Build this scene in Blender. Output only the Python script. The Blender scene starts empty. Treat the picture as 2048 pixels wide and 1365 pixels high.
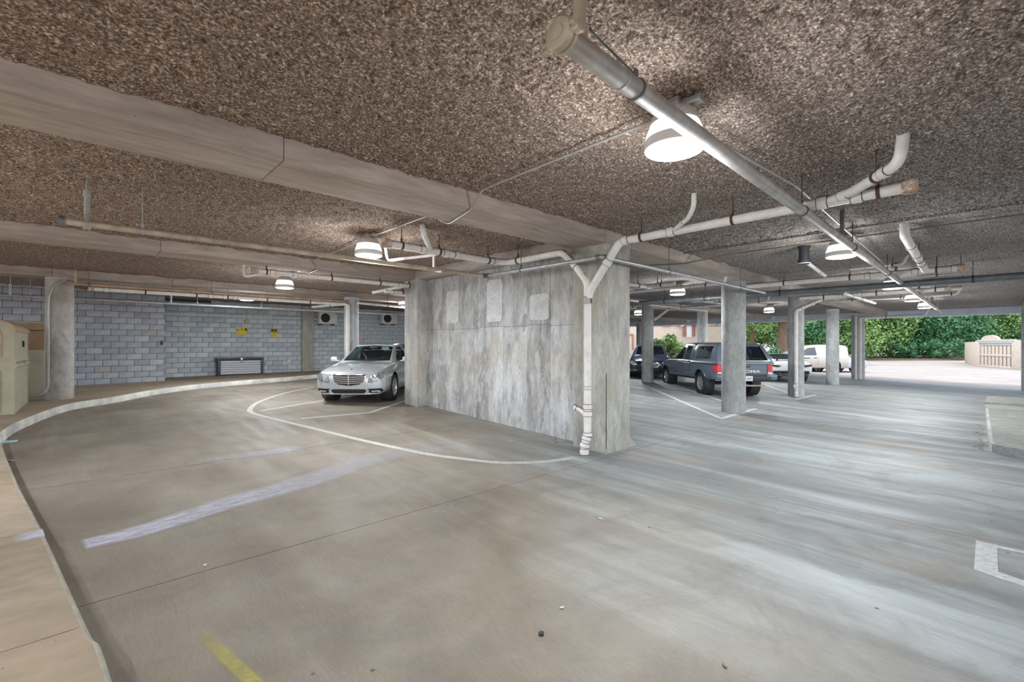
import bpy, bmesh, math, random
import numpy as np
from mathutils import Vector, Matrix, Quaternion
from mathutils.bvhtree import BVHTree
from mathutils.geometry import delaunay_2d_cdt
random.seed(7); rng = np.random.default_rng(7)
SC = bpy.context.scene; COL = SC.collection

# ------------------------------------------------------------------ camera, sky, sun, exposure
# x runs along the beams, y across them, z = 0 is the driveway at the left end; metres
FPX = 930.0; HY = 690.0; YAW = math.atan2(991.0, 930.0); CAMZ = 1.45
cd = bpy.data.cameras.new('camera'); cam = bpy.data.objects.new('camera', cd); COL.objects.link(cam)
cd.sensor_width = 36.0; cd.lens = 36.0 * FPX / 2048.0; cd.shift_y = (HY - 682.5) / 2048.0
cd.clip_start = 0.05; cd.clip_end = 400
cam.location = (0, 0, CAMZ); cam.rotation_euler = (math.pi / 2, 0, YAW - math.pi / 2)
SC.camera = cam
SC.view_settings.view_transform = 'Standard'; SC.view_settings.look = 'None'
SC.view_settings.exposure = -0.10; SC.view_settings.gamma = 1.0
SC.view_settings.use_curve_mapping = False
wd = bpy.data.worlds.new('world'); SC.world = wd; wd.use_nodes = True
wn = wd.node_tree.nodes; wl = wd.node_tree.links; wn.clear()
wo = wn.new('ShaderNodeOutputWorld'); wb = wn.new('ShaderNodeBackground')
sky = wn.new('ShaderNodeTexSky'); sky.sky_type = 'NISHITA'; sky.sun_disc = False
sky.sun_elevation = math.radians(58); sky.sun_rotation = math.radians(200); sky.air_density = 1.0; sky.dust_density = 3.0
mixw = wn.new('ShaderNodeMix'); mixw.data_type = 'RGBA'; mixw.inputs[0].default_value = 0.55
mulw = wn.new('ShaderNodeMix'); mulw.data_type = 'RGBA'; mulw.blend_type = 'MULTIPLY'; mulw.inputs[0].default_value = 1.0
mulw.inputs[7].default_value = (0.16, 0.16, 0.16, 1)
wl.new(sky.outputs[0], mulw.inputs[6]); wl.new(mulw.outputs[2], mixw.inputs[6]); mixw.inputs[7].default_value = (0.84, 0.92, 1.0, 1)
wl.new(mixw.outputs[2], wb.inputs[0]); wb.inputs[1].default_value = 2.5
wl.new(wb.outputs[0], wo.inputs[0])
sl = bpy.data.lights.new('sun', 'SUN'); sun = bpy.data.objects.new('sun', sl); COL.objects.link(sun)
sl.energy = 2.2; sl.angle = math.radians(0.6); sl.color = (1.0, 0.95, 0.88)
sun.rotation_euler = (Vector((0.45, -0.42, -1.0))).to_track_quat('-Z', 'Y').to_euler()
LAMP_W = 66.0; LAMP_DOWN = 112.0

# ------------------------------------------------------------------ geometry helpers
FWD = Vector((math.cos(YAW), math.sin(YAW), 0)); RGT = Vector((math.sin(YAW), -math.cos(YAW), 0))
CAM = Vector((0, 0, CAMZ))
def _ray(x, y): return FWD + RGT * ((x - 1024.0) / FPX) + Vector((0, 0, (HY - y) / FPX))
def uz(x, y, z): r = _ray(x, y); return CAM + r * ((z - CAMZ) / r.z)      # measured photo point at a known height
def ua(x, y, a): r = _ray(x, y); return CAM + r * (a / r.x)              # ... on a plane across the beams
def ub(x, y, b): r = _ray(x, y); return CAM + r * (b / r.y)              # ... on a plane along the beams
def ud(x, y, d): return CAM + _ray(x, y) * d                             # ... at a known depth
FC = (-0.33093, 0.0093272, -0.0572552, -0.0448599, 0.0752116, 0.4876543, -0.2003123, 0.0038478)
def fz(a, b):                                                            # the driveway slopes gently
    a = min(max(a, -1.5), 33.0) / 10; b = min(max(b, -4.0), 17.0) / 10
    return (FC[0] + FC[1]*a + FC[2]*b + FC[3]*a*a + FC[4]*a*b + FC[5]*b*b + FC[6]*b**3 + FC[7]*a**3)
def uf(x, y, dz=0.0):                                                    # measured photo point on the driveway
    z = -0.2
    for _ in range(12):
        p = uz(x, y, z); z = fz(p.x, p.y) + dz
    return uz(x, y, z)

class MB:
    def __init__(s): s.v = []; s.f = []; s.m = []
    def add(s, vs, fs, mi=0):
        o = len(s.v); s.v += [tuple(v) for v in vs]; s.f += [tuple(i + o for i in f) for f in fs]; s.m += [mi] * len(fs); return s
    def box(s, c, d, rz=0.0, mi=0, M=None, bev=0.0):
        x, y, z = d[0] / 2, d[1] / 2, d[2] / 2
        if bev <= 0:
            vs = [(-x,-y,-z),(x,-y,-z),(x,y,-z),(-x,y,-z),(-x,-y,z),(x,-y,z),(x,y,z),(-x,y,z)]
            fs = [(0,3,2,1),(4,5,6,7),(0,1,5,4),(1,2,6,5),(2,3,7,6),(3,0,4,7)]
        else:
            bm = bmesh.new(); bmesh.ops.create_cube(bm, size=1.0)
            for v in bm.verts: v.co = Vector((v.co.x * d[0], v.co.y * d[1], v.co.z * d[2]))
            bmesh.ops.bevel(bm, geom=list(bm.edges), offset=min(bev, min(d) * .45), segments=2, affect='EDGES', profile=.5)
            bm.verts.index_update(); vs = [tuple(v.co) for v in bm.verts]; fs = [tuple(v.index for v in f.verts) for f in bm.faces]; bm.free()
        R = M if M is not None else Matrix.Rotation(rz, 3, 'Z')
        c = Vector(c); return s.add([c + R @ Vector(v) for v in vs], fs, mi)
    def tube(s, pts, r, n=14, cap=True, mi=0):
        pts = [Vector(p) for p in pts]; k = len(pts)
        rr = r if isinstance(r, (list, tuple)) else [r] * k
        tang = []
        for i in range(k):
            t = (pts[min(i + 1, k - 1)] - pts[max(i - 1, 0)]); tang.append(t.normalized() if t.length > 1e-9 else Vector((0,0,1)))
        up = Vector((0, 0, 1)) if abs(tang[0].z) < .9 else Vector((1, 0, 0))
        nrm = (up - tang[0] * up.dot(tang[0])).normalized(); vs = []
        for i in range(k):
            if i: 
                nrm = nrm - tang[i] * nrm.dot(tang[i])
                nrm = nrm.normalized() if nrm.length > 1e-6 else tang[i].orthogonal().normalized()
            bn = tang[i].cross(nrm)
            for j in range(n):
                t = 2 * math.pi * j / n; vs.append(pts[i] + (nrm * math.cos(t) + bn * math.sin(t)) * rr[i])
        fs = [(i*n + j, i*n + (j+1) % n, (i+1)*n + (j+1) % n, (i+1)*n + j) for i in range(k-1) for j in range(n)]
        if cap: fs += [tuple(range(n - 1, -1, -1)), tuple((k-1)*n + j for j in range(n))]
        return s.add(vs, fs, mi)
    def lathe(s, prof, n=32, c=(0,0,0), M=None, mi=0, cap=False):
        M = M if M is not None else Matrix.Identity(3); c = Vector(c); k = len(prof)
        vs = [c + M @ Vector((r * math.cos(2*math.pi*j/n), r * math.sin(2*math.pi*j/n), z)) for r, z in prof for j in range(n)]
        fs = [(i*n + j, i*n + (j+1) % n, (i+1)*n + (j+1) % n, (i+1)*n + j) for i in range(k-1) for j in range(n)]
        if cap: fs += [tuple(range(n - 1, -1, -1)), tuple((k-1)*n + j for j in range(n))]
        return s.add(vs, fs, mi)
    def prism(s, poly, z0, z1, M=None, c=(0,0,0), mi=0):      # polygon in local xy extruded in z
        n = len(poly); M = M if M is not None else Matrix.Identity(3); c = Vector(c)
        vs = [c + M @ Vector((p[0], p[1], z)) for z in (z0, z1) for p in poly]
        fs = [tuple(range(n - 1, -1, -1)), tuple(range(n, 2*n))] + [(i, (i+1) % n, n + (i+1) % n, n + i) for i in range(n)]
        return s.add(vs, fs, mi)
    def torus(s, R, r, n=32, k=8, c=(0,0,0), M=None, mi=0, a0=0.0, a1=2*math.pi):
        M = M if M is not None else Matrix.Identity(3); c = Vector(c); full = abs(a1 - a0 - 2*math.pi) < 1e-6; vs = []
        m = n if full else n + 1
        for i in range(m):
            t = a0 + (a1 - a0) * i / n
            for j in range(k):
                p = 2*math.pi*j/k; vs.append(c + M @ Vector(((R + r*math.cos(p))*math.cos(t), (R + r*math.cos(p))*math.sin(t), r*math.sin(p))))
        fs = [(i*k + j, ((i+1) % m)*k + j, ((i+1) % m)*k + (j+1) % k, i*k + (j+1) % k) for i in range(n if full else n) for j in range(k)]
        return s.add(vs, fs, mi)
    def mesh(s, name, mats, smooth=40):
        me = bpy.data.meshes.new(name); me.from_pydata(s.v, [], s.f)
        for m in (mats if isinstance(mats, (list, tuple)) else [mats]): me.materials.append(m)
        me.polygons.foreach_set('material_index', s.m)
        bm = bmesh.new(); bm.from_mesh(me); bmesh.ops.recalc_face_normals(bm, faces=bm.faces); bm.to_mesh(me); bm.free()
        if smooth:
            me.polygons.foreach_set('use_smooth', [True] * len(me.polygons)); me.set_sharp_from_angle(angle=math.radians(smooth))
        me.update(); return me
    def build(s, name, mats, parent=None, smooth=40, loc=None):
        return link(name, s.mesh(name, mats, smooth), parent, loc)
def link(name, me, parent=None, loc=None):
    o = bpy.data.objects.new(name, me); COL.objects.link(o)
    if parent is not None: o.parent = parent
    if loc is not None: o.location = loc
    return o
def tag(o, label=None, cat=None, group=None, kind=None):
    if label: o['label'] = label
    if cat: o['category'] = cat
    if group: o['group'] = group
    if kind: o['kind'] = kind
    return o
def thing(name, label, cat, loc=(0,0,0), rz=0.0, group=None):
    o = bpy.data.objects.new(name, None); COL.objects.link(o); o.location = loc; o.rotation_euler = (0, 0, rz)
    o.empty_display_size = .1
    return tag(o, label, cat, group)
def struct(o): o['kind'] = 'structure'; return o
def kids(o): return [c for c in bpy.data.objects if c.parent == o]
def fillet(pts, r, n=6):
    pts = [Vector(p) for p in pts]; out = [pts[0]]
    for i in range(1, len(pts) - 1):
        a, b, c = pts[i-1], pts[i], pts[i+1]; u = (a - b); v = (c - b); rr = min(r, u.length * .48, v.length * .48)
        u = u.normalized(); v = v.normalized(); p, q = b + u * rr, b + v * rr
        for k in range(n + 1):
            t = k / n; out.append((1-t)**2 * p + 2*t*(1-t) * b + t*t * q)
    out.append(pts[-1]); return out
def rot_to(d):   # matrix whose local z points along d
    return Vector(d).to_track_quat('Z', 'Y').to_matrix()

# ------------------------------------------------------------------ materials
class NT:
    def __init__(s, name):
        s.m = bpy.data.materials.new(name); s.m.use_nodes = True; s.t = s.m.node_tree; s.n = s.t.nodes; s.l = s.t.links
        s.b = s.n['Principled BSDF']; s.tc = None
    def co(s, kind='Object', scale=(1,1,1), rot=(0,0,0)):
        if s.tc is None: s.tc = s.n.new('ShaderNodeTexCoord')
        mp = s.n.new('ShaderNodeMapping'); mp.inputs['Scale'].default_value = scale; mp.inputs['Rotation'].default_value = rot
        s.l.new(s.tc.outputs[kind], mp.inputs[0]); return mp.outputs[0]
    def noise(s, vec, scale, detail=4, rough=.55, dist=0.0):
        n = s.n.new('ShaderNodeTexNoise'); n.inputs['Scale'].default_value = scale; n.inputs['Detail'].default_value = detail
        n.inputs['Roughness'].default_value = rough; n.inputs['Distortion'].default_value = dist
        if vec: s.l.new(vec, n.inputs['Vector'])
        return n.outputs['Fac']
    def voro(s, vec, scale, feature='F1', out='Distance'):
        n = s.n.new('ShaderNodeTexVoronoi'); n.feature = feature; n.inputs['Scale'].default_value = scale
        s.l.new(vec, n.inputs['Vector']); return n.outputs[out]
    def ramp(s, fac, stops, interp='LINEAR'):
        r = s.n.new('ShaderNodeValToRGB'); r.color_ramp.interpolation = interp; e = r.color_ramp.elements
        while len(e) < len(stops): e.new(.5)
        for i, (p, c) in enumerate(stops):
            e[i].position = p; e[i].color = (c, c, c, 1) if isinstance(c, (int, float)) else tuple(c) + (1,)
        s.l.new(fac, r.inputs[0]); return r.outputs[0]
    def mix(s, fac, a, b, mode='MIX'):
        n = s.n.new('ShaderNodeMix'); n.data_type = 'RGBA'; n.blend_type = mode
        for sock, v in ((n.inputs[0], fac), (n.inputs[6], a), (n.inputs[7], b)):
            if isinstance(v, (int, float)): sock.default_value = v if sock == n.inputs[0] else (v, v, v, 1)
            elif isinstance(v, tuple): sock.default_value = v + (1,)
            else: s.l.new(v, sock)
        return n.outputs[2]
    def math(s, op, a, b=0.0):
        n = s.n.new('ShaderNodeMath'); n.operation = op
        for k, v in ((0, a), (1, b)):
            if isinstance(v, (int, float)): n.inputs[k].default_value = v
            else: s.l.new(v, n.inputs[k])
        return n.outputs[0]
    def rand(s):
        return s.n.new('ShaderNodeObjectInfo').outputs['Random']
    def color(s, c):
        if isinstance(c, tuple): s.b.inputs['Base Color'].default_value = c + (1,)
        else: s.l.new(c, s.b.inputs['Base Color'])
    def rough(s, r):
        if isinstance(r, (int, float)): s.b.inputs['Roughness'].default_value = r
        else: s.l.new(r, s.b.inputs['Roughness'])
    def bump(s, h, strength=.3, dist=.01):
        n = s.n.new('ShaderNodeBump'); n.inputs['Strength'].default_value = strength; n.inputs['Distance'].default_value = dist
        s.l.new(h, n.inputs['Height']); s.l.new(n.outputs[0], s.b.inputs['Normal'])
def plain(name, c, rough=.5, metal=0.0, var=.12, scale=14.0, coat=0.0, emit=None, estr=0.0, bump=0.0):
    t = NT(name); v = t.co()
    n = t.noise(v, scale, 5)
    dark = tuple(x * (1 - var) for x in c); lite = tuple(min(1, x * (1 + var)) for x in c)
    t.color(t.ramp(n, [(.3, dark), (.7, lite)])); t.rough(rough); t.b.inputs['Metallic'].default_value = metal
    t.b.inputs['Coat Weight'].default_value = coat; t.b.inputs['Coat Roughness'].default_value = .04
    if emit: t.b.inputs['Emission Color'].default_value = emit + (1,); t.b.inputs['Emission Strength'].default_value = estr
    if bump: t.bump(n, bump, .01)
    return t.m
def concrete(name, c0, c1, streak=(1,1,1), speck=.25, scale=2.2, warm=None, bstr=.25, rnd=0.0, wscale=.5):
    t = NT(name); v = t.co(); vs = t.co(scale=streak)
    big = t.noise(vs, scale, 6, .6, .3); fine = t.noise(v, 70, 3, .6); mid = t.noise(vs, scale * 6, 5, .6)
    c = t.ramp(big, [(.3, c0), (.68, c1)])
    c = t.mix(.45, c, t.ramp(mid, [(.3, .3), (.7, .75)]), 'OVERLAY')
    if warm: c = t.mix(t.ramp(t.noise(v, wscale, 4, .6), [(.45, 0.0), (.7, .75)]), c, warm)
    if rnd:
        c = t.mix(rnd, c, t.ramp(t.rand(), [(0, .2), (1, .85)]), 'OVERLAY')
    if rnd:
        fk = t.ramp(t.noise(t.co(scale=(1.3, 1.3, .55)), 3.4, 7, .7, .5), [(.53, 0.0), (.57, .5)]); c = t.mix(fk, c, tuple(min(1, x*1.12) for x in c1))
        dk = t.ramp(t.noise(t.co(scale=(1.2, 1.2, .45), rot=(0, 0, 1.1)), 3.0, 6, .7, .4), [(.57, 0.0), (.62, .6)]); c = t.mix(dk, c, tuple(x*.8 for x in c0))
    if speck: c = t.mix(t.ramp(fine, [(.62, 0.0), (.72, speck)]), c, tuple(x * .35 for x in c0))
    pits = t.voro(v, 9); c = t.mix(t.ramp(pits, [(.035, .8), (.06, 0.0)]), c, tuple(x * .35 for x in c0))
    t.color(c); t.rough(.85); t.bump(t.math('ADD', fine, mid), bstr, .006); return t.m

# sprayed mineral coating on the ceiling
t = NT('spray_coating'); v = t.co()
cl = t.noise(v, 48, 3, .7); fl = t.voro(v, 75, out='Color'); big = t.noise(v, .55, 4, .6)
sep = t.n.new('ShaderNodeSeparateColor'); t.l.new(fl, sep.inputs[0])
c = t.ramp(cl, [(.31, (.075, .052, .040)), (.46, (.225, .16, .122)), (.57, (.40, .30, .24)), (.70, (.78, .66, .57))])
c = t.mix(.8, c, t.ramp(sep.outputs[0], [(.0, .22), (.55, .5), (.84, .66), (.96, 1.0)]), 'OVERLAY')
gray = t.n.new('ShaderNodeSeparateXYZ'); t.l.new(t.tc.outputs['Object'], gray.inputs[0])
gf = t.ramp(t.math('MULTIPLY', t.math('ADD', gray.outputs[0], t.math('MULTIPLY', gray.outputs[1], -.55)), .1), [(.1, 0.0), (.9, .75)])
hsv = t.n.new('ShaderNodeHueSaturation'); hsv.inputs['Saturation'].default_value = .25; t.l.new(c, hsv.inputs['Color'])
c = t.mix(gf, c, hsv.outputs[0])
c = t.mix(.45, c, t.ramp(big, [(.3, .42), (.7, .58)]), 'OVERLAY')
t.color(c); t.rough(.95); t.bump(t.math('ADD', cl, t.math('MULTIPLY', sep.outputs[0], .6)), .7, .02); M_SPRAY = t.m

# broom-finished driveway: tan dirt by the kerb, grey towards the exit, pale worn streaks
t = NT('driveway_concrete'); v = t.co(); st = t.co(scale=(1.6, .22, 1.0)); st2 = t.co(scale=(20, 1.3, 1)); ta = t.co(scale=(.35, 1.0, 1))
xyz = t.n.new('ShaderNodeSeparateXYZ'); t.l.new(t.tc.outputs['Object'], xyz.inputs[0])
d = t.math('ADD', xyz.outputs[0], t.math('MULTIPLY', xyz.outputs[1], -.50))
d = t.math('ADD', d, t.math('MULTIPLY', t.math('SUBTRACT', t.noise(v, .35, 4, .6), .5), 7.0))
tan = t.ramp(t.math('MULTIPLY', t.math('ADD', d, 3.5), .1), [(.46, 1.0), (.80, 0.0)])
g = t.ramp(t.noise(st, 1.2, 6, .62, .4), [(.3, (.185, .20, .203)), (.5, (.255, .272, .273)), (.66, (.36, .39, .40))])
w = t.ramp(t.noise(v, .9, 6, .6, .5), [(.3, (.165, .132, .098)), (.5, (.215, .182, .142)), (.7, (.27, .240, .195))])
c = t.mix(tan, g, w)
c = t.mix(t.ramp(t.noise(st, .8, 6, .65, .8), [(.55, 0.0), (.72, .55)]), c, t.mix(tan, (.52, .56, .58), (.35, .325, .285)))
c = t.mix(t.ramp(t.noise(v, 1.1, 6, .65, 1.2), [(.50, 0.0), (.72, .65)]), c, (.165, .155, .138))
c = t.mix(t.ramp(t.noise(t.co(scale=(1, 1, 1), rot=(0, 0, .6)), .45, 5, .6, .6), [(.52, 0.0), (.7, .5)]), c, (.32, .265, .20))
c = t.mix(.4, c, t.ramp(t.noise(st2, 9, 5, .75), [(.32, .30), (.68, .70)]), 'OVERLAY')
c = t.mix(t.ramp(t.noise(v, 120, 2, .5), [(.60, 0.0), (.75, .35)]), c, (.12, .115, .10))
c = t.mix(t.ramp(t.voro(v, 2.6), [(.025, .85), (.04, 0.0)]), c, (.06, .055, .05))
t.color(c); t.rough(t.ramp(t.noise(st, 2.0, 5), [(.3, .48), (.7, .8)])); t.bump(t.noise(st2, 14, 3, .7), .5, .004); M_FLOOR = t.m

M_BEAM = concrete('beam_concrete', (.34, .28, .24), (.50, .42, .365), (.25, 1.6, 1.6), .12, 1.6, None, .2)
M_BEAM2 = concrete('cross_beam_concrete', (.33, .285, .265), (.48, .43, .40), (1.6, .25, 1.6), .12, 1.6, None, .2)
M_COLM = concrete('column_concrete', (.34, .35, .35), (.55, .56, .56), (1, 1, .6), .45, 1.8, None, .3)
M_COLW = concrete('dirty_column_concrete', (.36, .35, .34), (.58, .57, .55), (1, 1, .6), .6, 1.8, (.36, .27, .18), .3, 0, .9)
M_PANEL = concrete('board_formed_concrete', (.24, .245, .245), (.56, .56, .57), (1.6, 1.6, .55), .35, 3.0, (.36, .33, .27), .35, .30, 1.3)
M_PIER = concrete('pier_concrete', (.30, .30, .29), (.55, .54, .50), (2, 2, .6), .55, 2.4, (.46, .41, .31), .4, 0, 1.2)
M_PATCH = concrete('patching_mortar', (.50, .51, .52), (.68, .68, .67), (1, 1, 1), .5, 3.0, None, .3)
M_WALK = concrete('sidewalk_concrete', (.235, .185, .13), (.33, .265, .195), (.6, 1, 1), .2, 1.1, (.36, .27, .18), .2)
M_WALKEDGE = concrete('sidewalk_edge', (.27, .25, .20), (.36, .34, .28), (1, 1, 1), .2, 2.0, None, .2)
M_ISLE = concrete('island_concrete', (.30, .30, .275), (.40, .395, .36), (1, 1, 1), .2, 1.2, None, .2)
M_KERB = concrete('painted_kerb', (.50, .50, .46), (.76, .75, .69), (1, 1, 1), .45, 2.4, (.30, .29, .30), .35, 0, 1.6)
M_PRIMER = plain('pipe_joint_primer', (.10, .07, .08), .6)
M_MORTAR = plain('mortar', (.24, .19, .16), .95, 0, .2, 30, bump=.3)
t = NT('concrete_block'); v = t.co(); r = t.rand()
c = t.ramp(r, [(0, (.30, .325, .38)), (.35, (.36, .385, .44)), (.7, (.40, .425, .475)), (.93, (.44, .455, .49)), (1, (.30, .285, .24))])
c = t.mix(.4, c, t.ramp(t.noise(v, 7, 6, .65), [(.3, .3), (.7, .7)]), 'OVERLAY')
c = t.mix(t.ramp(t.noise(v, 90, 2), [(.6, 0.0), (.75, .4)]), c, (.1, .11, .13)); t.color(c); t.rough(.92); t.bump(t.noise(v, 90, 3), .35, .006); M_CMU = t.m
t = NT('painted_block'); v = t.co(); r = t.rand()
c = t.ramp(r, [(0, (.47, .54, .60)), (.5, (.55, .615, .67)), (1, (.68, .735, .78))])
c = t.mix(.4, c, t.ramp(t.noise(v, 5, 6, .65), [(.3, .3), (.7, .7)]), 'OVERLAY'); t.color(c); t.rough(.9); t.bump(t.noise(v, 90, 3), .3, .005); M_CMU2 = t.m
t = NT('white_pvc'); v = t.co()
c = t.ramp(t.noise(v, 6, 6, .65), [(.3, (.70, .66, .62)), (.62, (.88, .85, .82))])
c = t.mix(t.ramp(t.noise(v, 17, 4, .7), [(.68, 0.0), (.76, .8)]), c, (.22, .15, .11))
ge = t.n.new('ShaderNodeNewGeometry'); sx = t.n.new('ShaderNodeSeparateXYZ'); t.l.new(ge.outputs['True Normal'], sx.inputs[0])
c = t.mix(t.ramp(t.math('ADD', sx.outputs[2], t.math('MULTIPLY', t.math('SUBTRACT', t.noise(v, 12, 4), .5), .5)), [(.50, 0.0), (.72, .9)]), c, (.20, .14, .10)); t.color(c); t.rough(.45); M_PVC = t.m
M_DUST = plain('pipe_top_dust', (.23, .165, .125), .95, 0, .35, 22)
t = NT('galvanised_steel'); v = t.co()
c = t.ramp(t.noise(v, 9, 6, .65), [(.3, (.36, .36, .36)), (.7, (.58, .58, .58))]); t.color(c); t.b.inputs['Metallic'].default_value = .55; t.rough(.45); M_STEEL = t.m
t = NT('weathered_steel'); v = t.co()
xyz = t.n.new('ShaderNodeSeparateXYZ'); t.l.new(t.tc.outputs['Object'], xyz.inputs[0])
c = t.ramp(t.noise(v, 5, 6, .65), [(.3, (.30, .28, .26)), (.7, (.56, .53, .50))])
c = t.mix(t.ramp(t.math('ADD', t.math('MULTIPLY', xyz.outputs[0], -.25), t.noise(v, 4, 4)), [(.0, 0.0), (.35, .6)]), c, (.44, .31, .20))
t.color(c); t.b.inputs['Metallic'].default_value = .35; t.rough(.5); M_OLDSTEEL = t.m
M_CREAM = plain('cream_steel', (.50, .425, .33), .5, .15, .35, 5)
M_GREEN = plain('grey_green_steel', (.34, .36, .31), .5, .2, .25, 9)
t = NT('rusted_pvc_cap'); v = t.co(); t.color(t.ramp(t.noise(v, 22, 5, .7), [(.38, (.75, .70, .66)), (.55, (.42, .25, .15))])); t.rough(.7); M_CAP = t.m
M_COPPER = plain('rusty_brown_pipe', (.47, .33, .23), .55, .2, .3, 5)
M_DARKPIPE = plain('dark_grey_steel', (.16, .18, .19), .45, .4, .25, 5)
M_BLACK = plain('black_iron', (.035, .04, .045), .5, .2)
M_RUST = plain('rusty_strap', (.12, .062, .042), .8, .2, .35, 20)
M_COND = plain('conduit', (.46, .45, .43), .4, .5, .15, 8)
M_BROWNC = plain('brown_conduit', (.22, .18, .15), .5, .3, .15, 8)
M_SHADE = plain('lamp_shade_dirty', (.60, .55, .52), .55, 0, .25, 40)
M_LAMPRIM = plain('lamp_rim_white', (.85, .85, .86), .35, 0, .03)
def glow(name, c, s):
    t = NT(name); t.color((.9, .9, .9)); t.b.inputs['Emission Color'].default_value = c + (1,); t.b.inputs['Emission Strength'].default_value = s; return t.m
M_LENS = glow('lamp_lens', (.95, .98, 1.0), 9.0)
M_RING = glow('lamp_upper_lens', (1.0, .97, .9), 2.6)
M_PAINT = plain('road_paint_white', (.54, .555, .55), .7, 0, .22, 26)
M_OLDPAINT = plain('worn_road_paint', (.44, .43, .405), .75, 0, .3, 30)
def spraypaint(name, col, sc, ends):
    t = NT(name); v = t.co(scale=sc); t.color(col); t.rough(.85)
    uv = t.n.new('ShaderNodeSeparateXYZ'); t.co(); t.l.new(t.tc.outputs['UV'], uv.inputs[0])
    side = t.ramp(t.math('SUBTRACT', 1.0, t.math('ABSOLUTE', t.math('SUBTRACT', t.math('MULTIPLY', uv.outputs[1], 2.0), 1.0))), [(.02, 0.0), (.45, 1.0)])
    f = t.math('MULTIPLY', t.math('MULTIPLY', side, t.ramp(uv.outputs[0], ends)), t.ramp(t.noise(v, 9, 7, .75), [(.30, .25), (.58, .9)]))
    tr = t.n.new('ShaderNodeBsdfTransparent'); ms = t.n.new('ShaderNodeMixShader')
    t.l.new(f, ms.inputs[0]); t.l.new(tr.outputs[0], ms.inputs[1]); t.l.new(t.b.outputs[0], ms.inputs[2]); t.l.new(ms.outputs[0], t.n['Material Output'].inputs[0]); return t.m
M_SPRAYW = spraypaint('faded_spray_paint', (.50, .50, .57), (.6, 2, 1), [(.0, .2), (.02, 1.0), (.5, .75), (1.0, .0)])
M_SPRAYF = spraypaint('worn_spray_paint', (.50, .50, .57), (.6, 2, 1), [(.0, .0), (.16, .75), (.4, .4), (1.0, .0)])
M_SPRAYY = spraypaint('yellow_spray_paint', (.52, .47, .10), (1, 1, 1), [(.0, .0), (.4, .5), (1.0, .7)])
M_JOINT = plain('joint_filler', (.07, .06, .05), .95)
M_DARKKERB = concrete('dark_front_kerb', (.15, .16, .17), (.30, .31, .32), (1, 1, 1), .3, 3.0, None, .3)
M_LOT = concrete('lot_concrete', (.37, .33, .305), (.45, .41, .385), (1, .3, 1), .1, .5, None, .1)
M_PERIM = plain('perimeter_beam_backlit_blue', (.70, .76, .84), .8, 0, .1, 2)  # bluish tone of the backlit beam put into its colour
M_BEIGE = plain('beige_plastic', (.42, .39, .29), .6, 0, .12, 5, bump=.1)
M_BEIGE2 = plain('tan_plastic_lid', (.44, .33, .22), .6, 0, .18, 4, bump=.1)
M_PLY = plain('plywood', (.37, .25, .145), .7, 0, .2, 4)
M_WHITE = plain('white_enamel', (.74, .74, .73), .4, 0, .06)
M_GREYPL = plain('grey_resin', (.60, .62, .66), .55, 0, .06)
M_NAVY = plain('charcoal_resin', (.06, .075, .10), .5)
M_YEL = plain('yellow_sign', (.86, .66, .02), .5, 0, .04)
M_BLK = plain('matt_black', (.02, .02, .02), .6)
M_RED = plain('red_print', (.65, .12, .10), .5)
M_WSIGN = plain('white_sign', (.8, .8, .8), .5)
M_TYRE = plain('tyre_rubber', (.025, .027, .03), .85, 0, .2, 30)
M_ALLOY = plain('alloy_wheel', (.62, .63, .65), .28, .75, .05)
M_CHROME = plain('chrome', (.75, .76, .78), .12, 1.0, .02)
M_DKPL = plain('black_plastic', (.03, .034, .04), .5)
M_SILVER = plain('silver_paint', (.60, .645, .69), .24, .35, .02, 3, coat=1.0)
M_SLATE = plain('slate_grey_paint', (.125, .16, .215), .32, .25, .03, 3, coat=1.0)
M_DBLUE = plain('dark_blue_paint', (.03, .045, .085), .25, .2, .03, 3, coat=1.0)
M_PEARL = plain('white_car_paint', (.76, .77, .79), .3, .05, .02, 3, coat=1.0)
M_SUV = plain('pale_silver_paint', (.60, .56, .51), .3, .3, .03, 3, coat=1.0)
M_ROSE = plain('pale_rose_paint', (.62, .50, .49), .3, .1, .03, 3, coat=1.0)
M_TAIL = plain('red_lamp_lens', (.55, .02, .03), .15, 0, .05, coat=1.0)
M_TAILW = plain('clear_lamp_lens', (.78, .78, .80), .15, 0, .05, coat=1.0)
M_AMBER = plain('amber_lens', (.75, .25, .05), .2, 0, .05, coat=1.0)
M_HEADL = plain('headlamp_lens', (.34, .36, .38), .1, .5, .35, 24, coat=1.0)
M_SEAT = plain('dark_upholstery', (.05, .05, .055), .8)
def glass(name, tint, ior=1.45):
    t = NT(name); tr = t.n.new('ShaderNodeBsdfTransparent'); tr.inputs[0].default_value = tint + (1,)
    gl = t.n.new('ShaderNodeBsdfGlossy'); gl.inputs['Roughness'].default_value = .02; gl.inputs[0].default_value = (.9, .95, 1, 1)
    fr = t.n.new('ShaderNodeFresnel'); fr.inputs[0].default_value = ior; ms = t.n.new('ShaderNodeMixShader')
    t.l.new(fr.outputs[0], ms.inputs[0]); t.l.new(tr.outputs[0], ms.inputs[1]); t.l.new(gl.outputs[0], ms.inputs[2])
    t.l.new(ms.outputs[0], t.n['Material Output'].inputs[0]); return t.m
M_GLASS = glass('car_glass', (.74, .82, .80)); M_TINT = plain('tinted_glass', (.03, .045, .05), .06, 0, .02, coat=1.0)
M_STUCCO = plain('tan_stucco', (.60, .50, .42), .9, 0, .08, 3, bump=.2)
M_BRICKBR = plain('brown_trim', (.33, .17, .12), .8, 0, .15, 6)
M_WOODF = plain('pale_wood_boards', (.66, .57, .48), .8, 0, .1, 5)
M_BLUEP = plain('blue_grey_board', (.40, .52, .60), .7, 0, .12, 3)
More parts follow.
